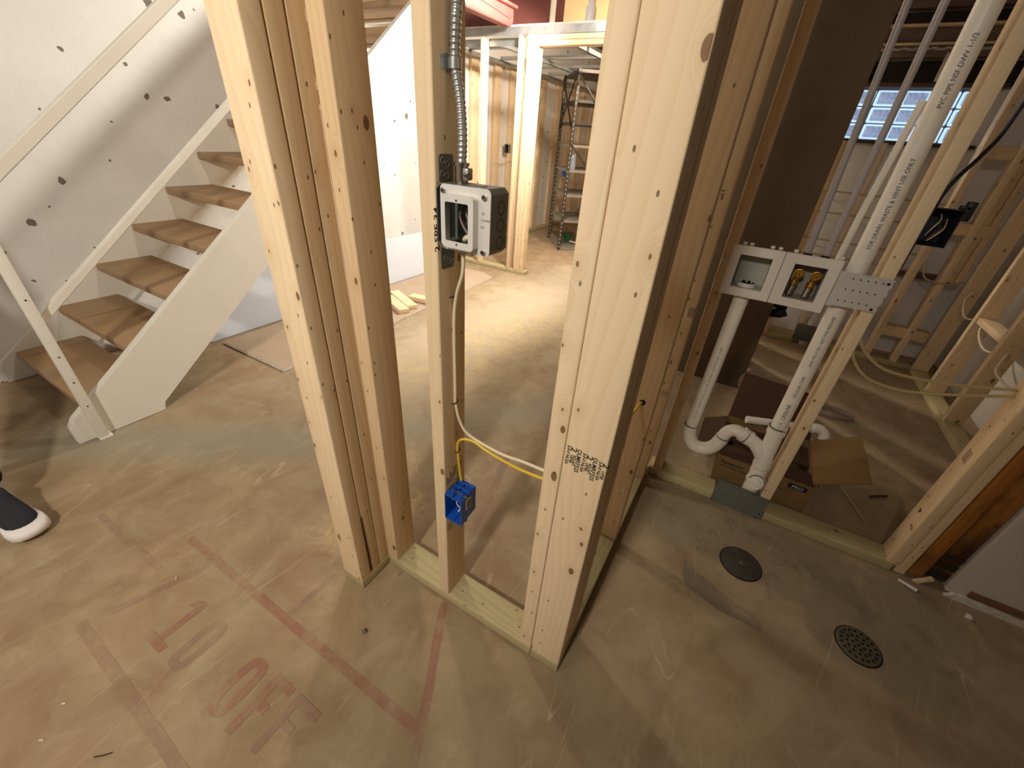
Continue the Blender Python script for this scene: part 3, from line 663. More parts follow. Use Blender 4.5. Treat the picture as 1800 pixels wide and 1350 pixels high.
for k, (x, y, L, a, lab) in enumerate(((-2.315, 1.745, 0.36, -0.42, 'pine offcut nearest the camera on the gypsum sheet'), (-2.345, 1.86, 0.40, -0.42, 'middle pine offcut on the gypsum sheet, behind the nearest one'), (-2.20, 1.98, 0.30, 0.12, 'farthest short pine offcut, partly behind the centre stud'))):
    o = board('wood_offcut', (x-L/2, y-0.043, 0.0135), (x+L/2, y+0.043, 0.0515), PINE2)
    o.rotation_mode = 'XYZ'; o.rotation_euler = (0, PI/2, 0)
    o.rotation_euler = (Matrix.Rotation(a, 4, 'Z') @ Matrix.Rotation(PI/2, 4, 'Y')).to_euler()
    tag(o, lab, 'wood offcut', 'offcuts by the stairs')

# ------------------------------------------------------------------ metal junction box on the centre stud
X0 = -0.3855
jb = thing('junction_box', (-0.33, 0.03, 1.17), 'square metal junction box with raised cover on the centre stud', 'electrical box')
bx0, bx1, bz0, bz1 = -0.372, -0.273, 1.120, 1.224
def frame_bm(x0, x1, z0, z1, ix0, ix1, iz0, iz1, y0, y1):
    bm = bmesh.new()
    for a in ((x0, ix0, z0, z1), (ix1, x1, z0, z1), (ix0, ix1, z0, iz0), (ix0, ix1, iz1, z1)):
        bxm((a[1]-a[0], y1-y0, a[3]-a[2]), bm=bm, at=((a[0]+a[1])/2, (y0+y1)/2, (a[2]+a[3])/2))
    bmesh.ops.remove_doubles(bm, verts=bm.verts[:], dist=1e-5)
    return bm
JX0 = X0+0.0005
bm = bmesh.new()   # box body: open-fronted tray with clipped corners
c8 = 0.008
oct_ = [(JX0+c8, bz0), (bx1-c8, bz0), (bx1, bz0+c8), (bx1, bz1-c8), (bx1-c8, bz1), (JX0+c8, bz1), (JX0, bz1-c8), (JX0, bz0+c8)]
def tray(bm, poly, yf, yb, t_):
    cx = sum(p[0] for p in poly)/len(poly); cz = sum(p[1] for p in poly)/len(poly)
    sc_ = lambda p: (cx+(p[0]-cx)*(1-t_/abs(bx1-JX0)*2), cz+(p[1]-cz)*(1-t_/abs(bz1-bz0)*2))
    n = len(poly); O1 = [bm.verts.new((p[0], yf, p[1])) for p in poly]; O2 = [bm.verts.new((p[0], yb, p[1])) for p in poly]
    I1 = [bm.verts.new((sc_(p)[0], yf, sc_(p)[1])) for p in poly]; I2 = [bm.verts.new((sc_(p)[0], yb-t_, sc_(p)[1])) for p in poly]
    for i in range(n):
        j = (i+1) % n
        bm.faces.new((O1[i], O1[j], O2[j], O2[i])); bm.faces.new((I1[i], I2[i], I2[j], I1[j])); bm.faces.new((O1[i], I1[i], I1[j], O1[j]))
    bm.faces.new(O2); bm.faces.new(I2[::-1])
tray(bm, oct_, 0.0, 0.052, 0.0018)
mesh_obj('box_body', bm, GALVD, jb, (0, 0, 0), angle=20)
def ringbm(outer, inner, y0, y1, bm=None):
    bm = bm or bmesh.new(); n = len(outer); A = [bm.verts.new((p[0], y0, p[1])) for p in outer]; B = [bm.verts.new((p[0], y0, p[1])) for p in inner]
    C = [bm.verts.new((p[0], y1, p[1])) for p in outer]; D = [bm.verts.new((p[0], y1, p[1])) for p in inner]
    for i in range(n):
        j = (i+1) % n
        bm.faces.new((A[i], A[j], B[j], B[i])); bm.faces.new((C[j], C[i], D[i], D[j])); bm.faces.new((A[j], A[i], C[i], C[j])); bm.faces.new((B[i], B[j], D[j], D[i]))
    return bm
def rrect(x0, x1, z0, z1, r, n=5):
    out = []
    for cx, cz, a0 in ((x1-r, z0+r, -PI/2), (x1-r, z1-r, 0), (x0+r, z1-r, PI/2), (x0+r, z0+r, PI)):
        for k in range(n): a = a0+PI/2*k/(n-1); out.append((cx+r*math.cos(a), cz+r*math.sin(a)))
    return out
mesh_obj('cover_plate', ringbm(rrect(-0.374, bx1, bz0, bz1, 0.008), rrect(-0.360, -0.296, 1.128, 1.211, 0.007), -0.0022, 0.0), BRIGHTM, jb, (0, 0, 0))
mesh_obj('raised_ring', ringbm(rrect(-0.360, -0.296, 1.128, 1.211, 0.007), rrect(-0.3565, -0.2995, 1.1315, 1.2075, 0.004), -0.016, -0.0005), BRIGHTM, jb, (0, 0, 0))
mesh_obj('ring_lip', ringbm(rrect(-0.3605, -0.2955, 1.1275, 1.2115, 0.007), rrect(-0.3525, -0.3055, 1.139, 1.200, 0.003), -0.0178, -0.016), BRIGHTM, jb, (0, 0, 0))
for x, z in ((-0.366, 1.214), (-0.366, 1.127), (-0.284, 1.127), (-0.284, 1.212)):
    o = cyl('cover_screw', (x, -0.0065, z), (x, -0.002, z), 0.0042, CHROME, jb, 12)
    box('screw_slot', (x-0.0034, -0.0072, z-0.0006), (x+0.0034, -0.0063, z+0.0006), DARKHOLE, o)
for z in (1.2035, 1.1345): cyl('device_screw_hole', (-0.329, -0.0184, z), (-0.329, -0.0176, z), 0.0017, DARKHOLE, jb, 8)
stamp('2-1/2 CU IN', (-0.363, -0.0026, 1.137), (0, 0, 1), (-1, 0, 0), 0.006, INKG, jb, 'embossed_text', sx=0.9)
stamp('1/2\n\nCOMM\n\nIS4', (-0.2905, -0.0026, 1.186), (1, 0, 0), (0, 0, 1), 0.0055, INKG, jb, 'embossed_text')
for z in (1.195, 1.168, 1.140):
    bm = bmesh.new(); tube_bm([(0, 0.030+0.0105*math.cos(a), 0.0105*math.sin(a)) for a in [2*PI*i/24 for i in range(25)]], 0.0006, 5, bm)
    mesh_obj('knockout', bm, DARKHOLE, jb, (bx1+0.0002, 0, z))
for x in (-0.352, -0.312): cyl('top_knockout', (x, 0.028, bz1), (x, 0.028, bz1+0.0012), 0.010, GALVD, jb, 16)
# bracket wings nailed to the stud
prism('mounting_bracket', rrect(0.009, 0.048, 1.075, 1.265, 0.006), 0, X0, X0+0.0012, GALVD, jb)
for yy, zz in ((0.018, 1.256), (0.030, 1.250), (0.016, 1.236), (0.028, 1.232), (0.020, 1.095), (0.036, 1.110), (0.030, 1.088), (0.042, 1.084)):
    bm = bmesh.new(); tube_bm([(0, 0.0045*math.cos(a), 0.0045*math.sin(a)) for a in [2*PI*i/12 for i in range(13)]], 0.0009, 5, bm)
    mesh_obj('bracket_nail', bm, GALV, jb, (X0+0.0016, yy, zz)); 
# conductors inside the box
def wire(pts, r, mat, par, name='wire'): return tube(name, pts, r, mat, par, 8, 8)
WW = plain('grey_wire', srgb(150, 138, 130), 0.4); BW = plain('maroon_wire', srgb(60, 40, 40), 0.4); GW = plain('green_wire', srgb(70, 120, 84), 0.4)
wire([(-0.335, 0.03, 1.21), (-0.345, 0.02, 1.19), (-0.347, 0.018, 1.17), (-0.338, 0.022, 1.15), (-0.325, 0.03, 1.135)], 0.0020, WW, jb)
wire([(-0.325, 0.03, 1.21), (-0.338, 0.018, 1.192), (-0.343, 0.014, 1.175), (-0.332, 0.022, 1.152), (-0.318, 0.03, 1.14)], 0.0020, BW, jb)
wire([(-0.330, 0.04, 1.205), (-0.333, 0.022, 1.19), (-0.336, 0.02, 1.178), (-0.325, 0.02, 1.16)], 0.0018, WW, jb)
wire([(-0.325, 0.04, 1.2), (-0.315, 0.024, 1.18), (-0.306, 0.02, 1.165), (-0.303, 0.025, 1.15)], 0.0018, GW, jb)
wire([(-0.324, 0.03, 1.15), (-0.316, 0.02, 1.138), (-0.305, 0.018, 1.130)], 0.0022, REDC, jb)
wire([(-0.322, 0.028, 1.155), (-0.313, 0.02, 1.142), (-0.302, 0.02, 1.135)], 0.0018, WHITEC, jb)
wire([(-0.345, 0.035, 1.128), (-0.338, 0.018, 1.136), (-0.325, 0.012, 1.143), (-0.305, 0.018, 1.144)], 0.0048, WHITEC, jb, 'cable_stub')
mesh_obj('box_cable_clamp', tube_bm([(0, 0, 0), (0, 0, 0.012)], 0.006, 10), GALV, jb, (-0.345, 0.025, 1.109)); mesh_obj('box_cable_clamp', tube_bm([(0, 0, 0), (0, 0, 0.010)], 0.005, 10), GALV, jb, (-0.325, 0.025, 1.111))
# connector and armoured cable
cc = thing('armoured_cable', (-0.345, 0.028, 1.8), 'ribbed flexible metal conduit running up the centre stud above the junction box', 'conduit')
path = catmull([(-0.352, 0.028, 1.253), (-0.352, 0.030, 1.29), (-0.362, 0.038, 1.34), (-0.373, 0.040, 1.387), (-0.371, 0.040, 1.44), (-0.370, 0.042, 1.5), (-0.370, 0.042, 1.9), (-0.370, 0.042, 2.34)], 60)
dd = [0.0]
for a, b in zip(path, path[1:]): dd.append(dd[-1]+(b-a).length)
pp = []; rr = []; s = 0.0; i = 0
while s < dd[-1]:
    while i < len(dd)-2 and dd[i+1] < s: i += 1
    f = (s-dd[i])/(dd[i+1]-dd[i]); pp.append(path[i].lerp(path[i+1], f)); rr.append(0.0068+0.0016*abs(math.sin(PI*s/0.0075))); s += 0.0015
o0 = pp[0].copy(); mesh_obj('armour', tube_bm([p-o0 for p in pp], rr, 12), GALV, cc, o0, angle=80)
cn = mesh_obj('connector', tube_bm([(0, 0, 0), (0, 0, 0.026), (0, 0, 0.0262), (0, 0, 0.031)], [0.0108, 0.0108, 0.0128, 0.0128], 20), CHROME, cc, (-0.352, 0.028, 1.2242), angle=30)
cyl('connector_screw', (-0.340, 0.022, 1.238), (-0.328, 0.014, 1.238), 0.0042, CHROME, cn, 10)
box('connector_ear', (-0.343, 0.018, 1.230), (-0.333, 0.034, 1.248), GALV, cn, 0.002)
sp_ = prism('strap', [(0.018, 1.379), (0.034, 1.377), (0.052, 1.373), (0.052, 1.392), (0.034, 1.398), (0.018, 1.396)], 0, X0, X0+0.0014, GALV, cc)
mesh_obj('strap_loop', tube_bm([(0, 0, -0.007), (0, 0, 0.007)], 0.0108, 16), GALV, cc, (-0.3735, 0.040, 1.386))

# non-metallic cables
c1 = tube('white_cable', [(-0.347, 0.026, 1.112), (-0.352, 0.030, 1.07), (-0.374, 0.040, 1.02), (-0.3825, 0.042, 0.96), (-0.3825, 0.043, 0.80), (-0.382, 0.043, 0.757), (-0.374, 0.046, 0.71), (-0.355, 0.05, 0.675), (-0.31, 0.055, 0.657), (-0.25, 0.052, 0.655), (-0.19, 0.045, 0.668), (-0.1265, 0.043, 0.672), (-0.10, 0.043, 0.672)], 0.0036, WHITEC, None, 10, 8)
tag(c1, 'white cable stapled down the centre stud and crossing to the right stud', 'cable')
c2 = tube('yellow_cable', [(-0.375, 0.055, 0.500), (-0.380, 0.055, 0.53), (-0.382, 0.050, 0.600), (-0.380, 0.047, 0.630), (-0.365, 0.046, 0.652), (-0.335, 0.05, 0.657), (-0.30, 0.05, 0.648), (-0.25, 0.050, 0.640), (-0.19, 0.042, 0.645), (-0.1265, 0.040, 0.652), (-0.09, 0.04, 0.66)], 0.0034, YELC, None, 10, 8)
tag(c2, 'yellow cable from the blue outlet box to the right stud', 'cable')
stp = thing('cable_staples', (-0.38, 0.043, 0.8), 'dark staples pinning the cables to the side of the centre stud', 'staples')
for z, yy in ((1.015, 0.042), (0.757, 0.043), (0.603, 0.050)):
    tube('staple', [(X0, yy-0.010, z), (-0.379, yy-0.007, z+0.001), (-0.3785, yy+0.005, z+0.003), (X0, yy+0.009, z+0.004)], 0.0013, BLKC, stp, 6)
c3 = tube('cable_end', [(-0.055, 0.44, 0.60), (-0.050, 0.46, 0.62), (-0.041, 0.485, 0.638), (-0.037, 0.500, 0.645)], 0.004, YELC, None, 8, 6)
c3 = tube('yellow_cable', [(-0.12, 0.05, 0.65), (-0.105, 0.16, 0.56), (-0.08, 0.30, 0.545), (-0.058, 0.42, 0.600), (-0.044, 0.478, 0.636), (-0.038, 0.500, 0.645)], 0.0042, YELC, None, 8, 8); tag(c3, 'yellow cable entering the second stud of the side wall', 'cable')
o = bpy.data.objects['cable_end']; bpy.data.objects.remove(o)
hl = cyl('drilled_hole', (-0.036, 0.4962, 0.645), (-0.036, 0.4972, 0.645), 0.009, DARKHOLE, s_2, 14)

# blue outlet box
bb = thing('outlet_box', (-0.358, 0.03, 0.45), 'blue plastic outlet box nailed low on the centre stud', 'electrical box')
bm = bmesh.new(); O1 = [(-0.3850, 0.404), (-0.332, 0.404), (-0.332, 0.494), (-0.3850, 0.494)]
def tray2(bm, P, yf, yb, th):
    x0, x1, z0, z1 = P
    def rct(d, y): return [bm.verts.new(q) for q in ((x0+d, y, z0+d), (x1-d, y, z0+d), (x1-d, y, z1-d), (x0+d, y, z1-d))]
    A, B, C, D = rct(0, yf), rct(0.003, yb), rct(th, yf), rct(th+0.003, yb-th)
    for i in range(4):
        j = (i+1) % 4
        bm.faces.new((A[i], A[j], B[j], B[i])); bm.faces.new((C[i], D[i], D[j], C[j])); bm.faces.new((A[i], C[i], C[j], A[j]))
    bm.faces.new(B); bm.faces.new(D[::-1])
tray2(bm, (-0.3853, -0.332, 0.404, 0.494), -0.004, 0.066, 0.0022)
mesh_obj('box_shell', bm, BLUE, bb, (0, 0, 0), angle=20)
for y0 in (0.018, 0.034, 0.052): box('top_rib', (-0.383, y0, 0.4925), (-0.333, y0+0.004, 0.4985), BLUE, bb, 0.001)
box('side_groove', (-0.362, 0.0, 0.4935), (-0.359, 0.05, 0.4950), DARKHOLE, bb)
for x in (-0.372, -0.345): box('nail_ear', (x, 0.008, 0.494), (x+0.007, 0.018, 0.503), BLUE, bb, 0.001)
cyl('nail', (-0.384, 0.011, 0.500), (-0.336, 0.015, 0.499), 0.0013, CHROME, bb, 8); cyl('nail', (-0.337, 0.012, 0.499), (-0.325, 0.013, 0.499), 0.0018, CHROME, bb, 8)
box('foot_tab', (-0.342, 0.018, 0.396), (-0.333, 0.026, 0.404), BLUE, bb, 0.001)
box('paper_label', (-0.3322, 0.018, 0.444), (-0.3314, 0.040, 0.480), plain('label_paper', srgb(196, 190, 180), 0.8), bb); box('label_print', (-0.3318, 0.021, 0.448), (-0.3310, 0.037, 0.476), plain('label_grey', srgb(120, 112, 104), 0.8), bb)
box('inner_rib', (-0.360, -0.002, 0.4065), (-0.357, 0.050, 0.412), BLUE, bb, 0.0005); box('screw_boss', (-0.362, -0.003, 0.486), (-0.355, 0.012, 0.4935), BLUE, bb, 0.001)
wire([(-0.345, 0.05, 0.49), (-0.362, 0.03, 0.470), (-0.364, 0.02, 0.452), (-0.352, 0.02, 0.442), (-0.342, 0.03, 0.45)], 0.0014, WHITEC, bb); wire([(-0.345, 0.055, 0.488), (-0.352, 0.030, 0.468), (-0.350, 0.018, 0.450)], 0.0016, COPPER, bb); wire([(-0.336, 0.04, 0.480), (-0.342, 0.02, 0.455), (-0.352, 0.010, 0.436)], 0.0018, WHITEC, bb)

# ------------------------------------------------------------------ laundry box and its pipes
lx = thing('laundry_box', (0.197, 0.98, 0.88), 'white two-compartment laundry outlet box with brass valves', 'plumbing box')
def cell(x0, x1, ix0, ix1, iz0, iz1, z0=0.880, z1=1.042, inner=PLASTICW):
    mesh_obj('faceplate', ringbm([(x0, z0), (x1, z0), (x1, z1), (x0, z1)], [(ix0, iz0), (ix1, iz0), (ix1, iz1), (ix0, iz1)], 0.968, 0.978), PLASTICW, lx, (0, 0, 0))
    bm = bmesh.new(); q = lambda y, d: [bm.verts.new((a, y, b)) for a, b in ((ix0-d, iz0-d), (ix1+d, iz0-d), (ix1+d, iz1+d), (ix0-d, iz1+d))]
    A, B, C, D = q(0.978, 0.0), q(1.045, 0.0), q(0.978, 0.002), q(1.047, 0.002)
    for i in range(4):
        j = (i+1) % 4; bm.faces.new((A[i], A[j], B[j], B[i])); bm.faces.new((C[j], C[i], D[i], D[j]))
    bm.faces.new(B[::-1]); bm.faces.new(D)
    mesh_obj('recess', bm, inner, lx, (0, 0, 0), smooth=False)
cell(0.046, 0.1955, 0.074, 0.168, 0.908, 1.014, inner=painted('grey_green_plastic', srgb(170, 172, 156), srgb(140, 142, 128), 0.2, 0.5, 8, 0.02))
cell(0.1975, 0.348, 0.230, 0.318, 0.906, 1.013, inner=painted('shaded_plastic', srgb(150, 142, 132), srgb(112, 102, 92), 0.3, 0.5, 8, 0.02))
bm = tube_bm([(0, 0, 0), (0, 0, 0.012)], [0.030, 0.028], 20); mesh_obj('drain_ring', bm, PLASTICW, lx, (0.120, 1.012, 0.9085))
cyl('drain_opening', (0.120, 1.012, 0.9205), (0.120, 1.012, 0.9212), 0.023, DARKHOLE, lx, 20)
for k in range(3): box('drain_fin', (0.100+k*0.016, 1.005, 0.9205), (0.104+k*0.016, 1.022, 0.927), PLASTICW, lx, 0.001)
for x in (0.252, 0.298):
    v_ = tube('valve_body', [(x, 1.012, 0.985), (x, 1.012, 0.945)], 0.0085, BRASS, lx, 14)
    tube('valve_handle', [(x, 0.990, 0.983), (x, 0.982, 0.983), (x, 0.9815, 0.983), (x, 0.978, 0.983)], [0.0135, 0.0145, 0.012, 0.010], BRASS, lx, 20); cyl('handle_screw', (x, 0.9785, 0.983), (x, 0.9768, 0.983), 0.0035, COPPER, lx, 10)
    tube('hose_thread', [(x-0.002, 1.008, 0.955), (x-0.003, 1.0, 0.940)], [0.012, 0.012], BRASS, lx, 14); tube('arrestor_tube', [(x-0.003, 1.0, 0.941), (x-0.006, 0.995, 0.912)], 0.0095, CHROME, lx, 14)
for x in (0.252, 0.298): box('knockout_slot', (x-0.012, 0.974, 1.0424), (x+0.012, 0.99, 1.0445), DARKHOLE, lx)
for x in (0.070, 0.090, 0.150, 0.172, 0.215, 0.335): box('snap_tab', (x, 0.984, 1.042), (x+0.012, 1.0, 1.050), PLASTICW, lx, 0.002); 
for x in (0.062, 0.140, 0.21, 0.31): box('bottom_tab', (x, 0.984, 0.874), (x+0.010, 1.0, 0.880), PLASTICW, lx, 0.002)
box('side_tab', (0.022, 0.970, 0.972), (0.046, 0.9745, 0.992), PLASTICW, lx, 0.002)
np_ = thing('nail_plate', (0.42, 0.97, 0.96), 'perforated galvanised strap plate right of the laundry box', 'metal plate')
pl = [(0.350, 0.908), (0.368, 0.912), (0.42, 0.914), (0.474, 0.913), (0.477, 0.920), (0.473, 0.930), (0.479, 0.945), (0.475, 0.958), (0.481, 0.968), (0.476, 0.982), (0.482, 0.992), (0.478, 1.003), (0.484, 1.012), (0.42, 1.014), (0.350, 1.016)]
prism('plate', pl, 1, 0.9655, 0.9672, painted('perforated_plate', srgb(190, 186, 176), srgb(160, 156, 146), 0.2, 0.45, 14, 0.02), np_)
for r, z in enumerate((0.999, 0.966, 0.931)):
    for k in range(5): cyl('punched_hole', (0.386+k*0.018-r*0.006, 0.9648, z), (0.386+k*0.018-r*0.006, 0.9654, z), 0.0022, DARKHOLE, np_, 8)
for x, z in ((0.470, 1.000), (0.462, 0.921)): cyl('nail_hole', (x, 0.9646, z), (x, 0.9654, z), 0.0042, DARKHOLE, np_, 10)
YP = 1.02
dr = thing('drain_pipe', (0.11, YP, 0.3), 'white PVC standpipe, S-shaped trap, wye fitting and tall vent pipe at the laundry box', 'drain pipe')
tube('standpipe', [(0.121, YP, 0.876), (0.112, YP, 0.30)], 0.0245, PVC, dr, 28)
rt = 0.0275
tube('trap_bend', [(0.110, YP, 0.300), (0.112, YP, 0.272), (0.120, YP, 0.240), (0.140, YP, 0.214), (0.168, YP, 0.205), (0.198, YP, 0.214), (0.220, YP, 0.238), (0.232, YP, 0.270), (0.238, YP, 0.296)], rt, PVC, dr, 24, 6)
tube('trap_arm', [(0.236, YP, 0.288), (0.242, YP, 0.316), (0.256, YP, 0.336), (0.276, YP, 0.343), (0.298, YP, 0.338)], 0.0245, PVC, dr, 24, 6)
tube('trap_hub', [(0.294, YP, 0.339), (0.308, YP, 0.333)], 0.0305, PVC, dr, 24); tube('trap_hub', [(0.315, YP, 0.331), (0.331, YP, 0.326)], 0.0305, PVC, dr, 24); tube('short_pipe', [(0.300, YP, 0.337), (0.345, YP, 0.320)], 0.0255, PVC, dr, 24)
tube('wye_branch', [(0.328, YP, 0.326), (0.352, YP, 0.313), (0.376, YP, 0.292), (0.397, YP, 0.262)], [0.0265, 0.0275, 0.0285, 0.0285], PVC, dr, 24, 5)
for z, r in ((0.300, 0.0278), (0.876, 0.0)): 
    if r: tube('glue_ring', [(0.110, YP, 0.304), (0.110, YP, 0.301)], r+0.0004, INKG, dr, 24)
tube('glue_ring', [(0.2378, YP, 0.294), (0.2382, YP, 0.297)], 0.0281, INKG, dr, 24)
tube('glue_ring', [(0.311, YP, 0.332), (0.314, YP, 0.331)], 0.0262, INKG, dr, 24)
stamp('1-1/2 PVC DWV CELLULAR CORE ASTM F891 NSF', (0.1165, YP-0.0250, 0.33), (0.015, 0, 1), (-1, 0, 0), 0.010, INKG, dr, 'pipe_print', sx=1.6)
sk = dr
tube('pipe', [(0.396, YP, 0.408), (0.389, YP, 1.62), (0.386, YP, 2.36)], 0.0262, PVC, sk, 28)
tube('wye_hub', [(0.397, YP, 0.418), (0.398, YP, 0.388)], 0.0325, PVC, sk, 28); tube('wye_body', [(0.398, YP, 0.390), (0.403, YP, 0.225)], 0.0288, PVC, sk, 28); tube('wye_hub', [(0.402, YP, 0.262), (0.404, YP, 0.225)], 0.0325, PVC, sk, 28)
tube('coupling', [(0.404, YP, 0.226), (0.405, YP, 0.185)], 0.0305, PVC, sk, 28); tube('lower_pipe', [(0.405, YP, 0.195), (0.406, YP, 0.0)], 0.0285, PVC, sk, 28)
tube('glue_ring', [(0.4035, YP, 0.2255), (0.4035, YP, 0.2225)], 0.0312, INKG, sk, 28); tube('glue_ring', [(0.397, YP, 0.4185), (0.397, YP, 0.4155)], 0.0328, INKG, sk, 28)
tube('cleanout_hub', [(0.405, YP, 0.150), (0.408, YP-0.038, 0.166)], 0.0330, PVC, sk, 28); tube('cleanout_cap', [(0.408, YP-0.036, 0.1655), (0.409, YP-0.046, 0.169)], [0.0270, 0.0255], PVC, sk, 28)
o = mesh_obj('cap_lug', bxm((0.024, 0.010, 0.024), 0.003, 2), PVC, sk, (0.409, YP-0.050, 0.1705)); o.rotation_euler = (-0.35, 0.35, 0)
tube('glue_ring', [(0.408, YP-0.0375, 0.1660), (0.408, YP-0.0392, 0.1665)], 0.0305, INKG, sk, 28)
for txt, z, sz in (('1-1/2', 0.425, 0.015), ('CRESLINE', 0.465, 0.0175), ('CELLULAR CORE', 0.560, 0.0135), ('DWV PVC-TYPE 1 NOT FOR PRESSURE', 0.690, 0.012), ('FOR DRAIN, WASTE & VENT USE ONLY', 1.08, 0.0150), ('PVC PIPE NSF-DWV 1-1/2', 1.42, 0.0150)):
    stamp(txt, (0.399-(z-0.42)*0.0055, YP-0.0270, z), (-0.0058, 0, 1), (-1, 0, 0), sz, INKG if txt != 'CRESLINE' else INK, sk, 'pipe_print', sx=0.88, bold=0.0001)
for x0, x1, lab in ((0.254, 0.236, 'left'), (0.304, 0.307, 'right')):
    o = tube('supply_pipe', [(x0, YP-0.005, 1.044), (x1, YP-0.005, 1.633), (x1-0.012, YP-0.005, 2.36)], 0.0092, GREYPIPE, None, 18); tag(o, lab+' one of the two slim grey supply pipes rising from the laundry box', 'water pipe', 'supply pipes')
o = tube('supply_pipe', [(0.338, 1.056, 0.90), (0.345, 1.056, 1.15), (0.362, 1.06, 1.44)], 0.0095, PVC, None, 14); tag(o, 'thin white pipe behind the laundry box, between grey pipe and vent stack', 'water pipe')
fp = thing('foot_plate', (0.38, 0.97, 0.05), 'grey-green steel plate over the notch in the laundry wall plate', 'metal plate')
prism('plate', [(0.281, 0.001), (0.474, 0.001), (0.478, 0.108), (0.282, 0.112)], 1, 0.966, 0.9685, GALVD, fp, 0.0008)
for x, z in ((0.286, 0.012), (0.466, 0.030), (0.456, 0.006)): cyl('nail_head', (x, 0.9652, z), (x, 0.966, z), 0.003, DARKHOLE, fp, 10)
prism('bent_top', [(0.283, 0.112), (0.478, 0.108), (0.478, 0.110), (0.283, 0.114)], 1, 0.968, 0.984, GALVD, fp)

# black switch box and loose black cable on the laundry wall
sb = thing('switch_box', (0.51, 1.0, 1.16), 'black plastic switch box with loose wires on the laundry wall stud', 'electrical box')
bm = bmesh.new(); q0 = (0.4795, 0.542, 1.112, 1.206)
tray2(bm, q0, 0.976, 1.045, 0.002); mesh_obj('box_shell', bm, BLACKP, sb, (0, 0, 0), angle=20)
box('mounting_ear', (0.542, 0.984, 1.18), (0.560, 1.006, 1.226), BLACKP, sb, 0.002); box('mounting_ear', (0.530, 0.984, 1.206), (0.552, 1.0, 1.216), BLACKP, sb, 0.002)
wire([(0.510, 1.02, 1.19), (0.507, 0.99, 1.175), (0.498, 0.985, 1.155), (0.496, 1.0, 1.135)], 0.0014, WHITEC, sb); wire([(0.524, 1.02, 1.18), (0.520, 0.99, 1.162), (0.508, 0.985, 1.142), (0.500, 0.99, 1.128)], 0.0014, COPPER, sb); wire([(0.527, 1.02, 1.178), (0.523, 0.99, 1.158), (0.511, 0.985, 1.138), (0.503, 0.99, 1.124)], 0.0014, WHITEC, sb)
bc = tube('black_cable', [(0.484, 1.0, 1.206), (0.482, 0.985, 1.235), (0.492, 0.99, 1.275), (0.522, 1.02, 1.33), (0.546, 1.05, 1.40), (0.552, 1.05, 1.6), (0.55, 1.05, 2.3)], 0.0048, BLKC, None, 8, 8); tag(bc, 'black cable running up from the black switch box', 'cable')
bc = tube('black_cable', [(0.484, 1.0, 1.112), (0.482, 0.99, 1.08), (0.4815, 0.99, 1.045)], 0.003, BLKC, None, 8, 6); tag(bc, 'short black cable hanging below the black switch box', 'cable')

# cables through the right room
def cab(name, pts, r, mat, lab, grp=None):
    o = tube(name, pts, r, mat, None, 8, 8); tag(o, lab, 'cable', grp); return o
cab('tan_cable', [(0.479, 1.02, 0.79), (0.500, 1.02, 0.74), (0.56, 1.02, 0.69), (0.66, 1.02, 0.68), (0.78, 1.02, 0.71), (0.893, 1.035, 0.742)], 0.0050, TANC, 'lower tan cable drooping across the laundry wall bay right of the middle stud')
cab('tan_cable', [(0.479, 1.04, 0.84), (0.505, 1.04, 0.785), (0.58, 1.04, 0.73), (0.68, 1.04, 0.722), (0.80, 1.04, 0.738), (0.893, 1.05, 0.756)], 0.0050, TANC, 'upper tan cable drooping across the laundry wall bay right of the middle stud')
cab('white_cable', [(1.41, 2.383, 0.50), (1.385, 2.33, 0.455), (1.36, 2.25, 0.42), (1.38, 2.12, 0.40)], 0.0055, WHITEC, 'pale cable looping from the nearest stud of the right room wall')
cab('white_cable', [(1.41, 2.78, 0.55), (1.38, 2.70, 0.49), (1.385, 2.55, 0.44), (1.42, 2.415, 0.47)], 0.0055, WHITEC, 'pale cable looping between the second and nearest studs of the right room wall')
cab('white_cable', [(1.41, 3.15, 0.62), (1.37, 3.08, 0.57), (1.375, 2.95, 0.50), (1.41, 2.815, 0.54)], 0.0055, WHITEC, 'pale cable looping between the farthest and second studs of the right room wall')
cab('white_cable', [(1.35, 3.19, 0.66), (1.25, 3.15, 0.64), (1.14, 3.15, 0.66), (1.11, 3.18, 0.76)], 0.005, TANC, 'pale cable bending into the corner under the block of the back stud wall')
cab('black_cable', [(1.52, 2.05, 0.55), (1.45, 1.9, 0.45), (1.36, 1.85, 0.32), (1.33, 1.88, 0.22), (1.38, 1.92, 0.12)], 0.006, BLKC, 'black cable hanging in a loop low in the right room')
# brown column
co = box('column', (-0.42, 2.10, 0.0), (0.303, 2.42, 2.58), BROWNCOL, None, 0.004); tag(co, 'wide dark brown column behind the laundry wall', 'column')
be = thing('black_elbow', (0.36, 2.30, 0.45), 'black rubber fitting sticking out beside the brown column', 'fitting')
tube('elbow', [(0.300, 2.2, 0.57), (0.335, 2.2, 0.565), (0.375, 2.2, 0.565)], 0.040, BLACKP, be, 16); tube('spout', [(0.30, 2.2, 0.485), (0.35, 2.2, 0.50), (0.375, 2.2, 0.52)], [0.02, 0.03, 0.035], BLACKP, be, 14)
pz = thing('drain_stub', (0.68, 3.22, 0), 'white PVC stub rising through a steel plate in the back stud wall', 'drain pipe')
tube('stub_pipe', [(0.680, 3.23, 0.0), (0.676, 3.23, 0.55)], 0.030, PVC, pz, 20); tube('stub_hub', [(0.680, 3.23, 0.155), (0.678, 3.23, 0.215)], 0.037, PVC, pz, 20); tube('stub_hub', [(0.678, 3.23, 0.27), (0.677, 3.23, 0.34)], 0.037, PVC, pz, 20)
box('plate', (0.587, 3.180, 0.04), (0.765, 3.183, 0.172), GALVD, pz)

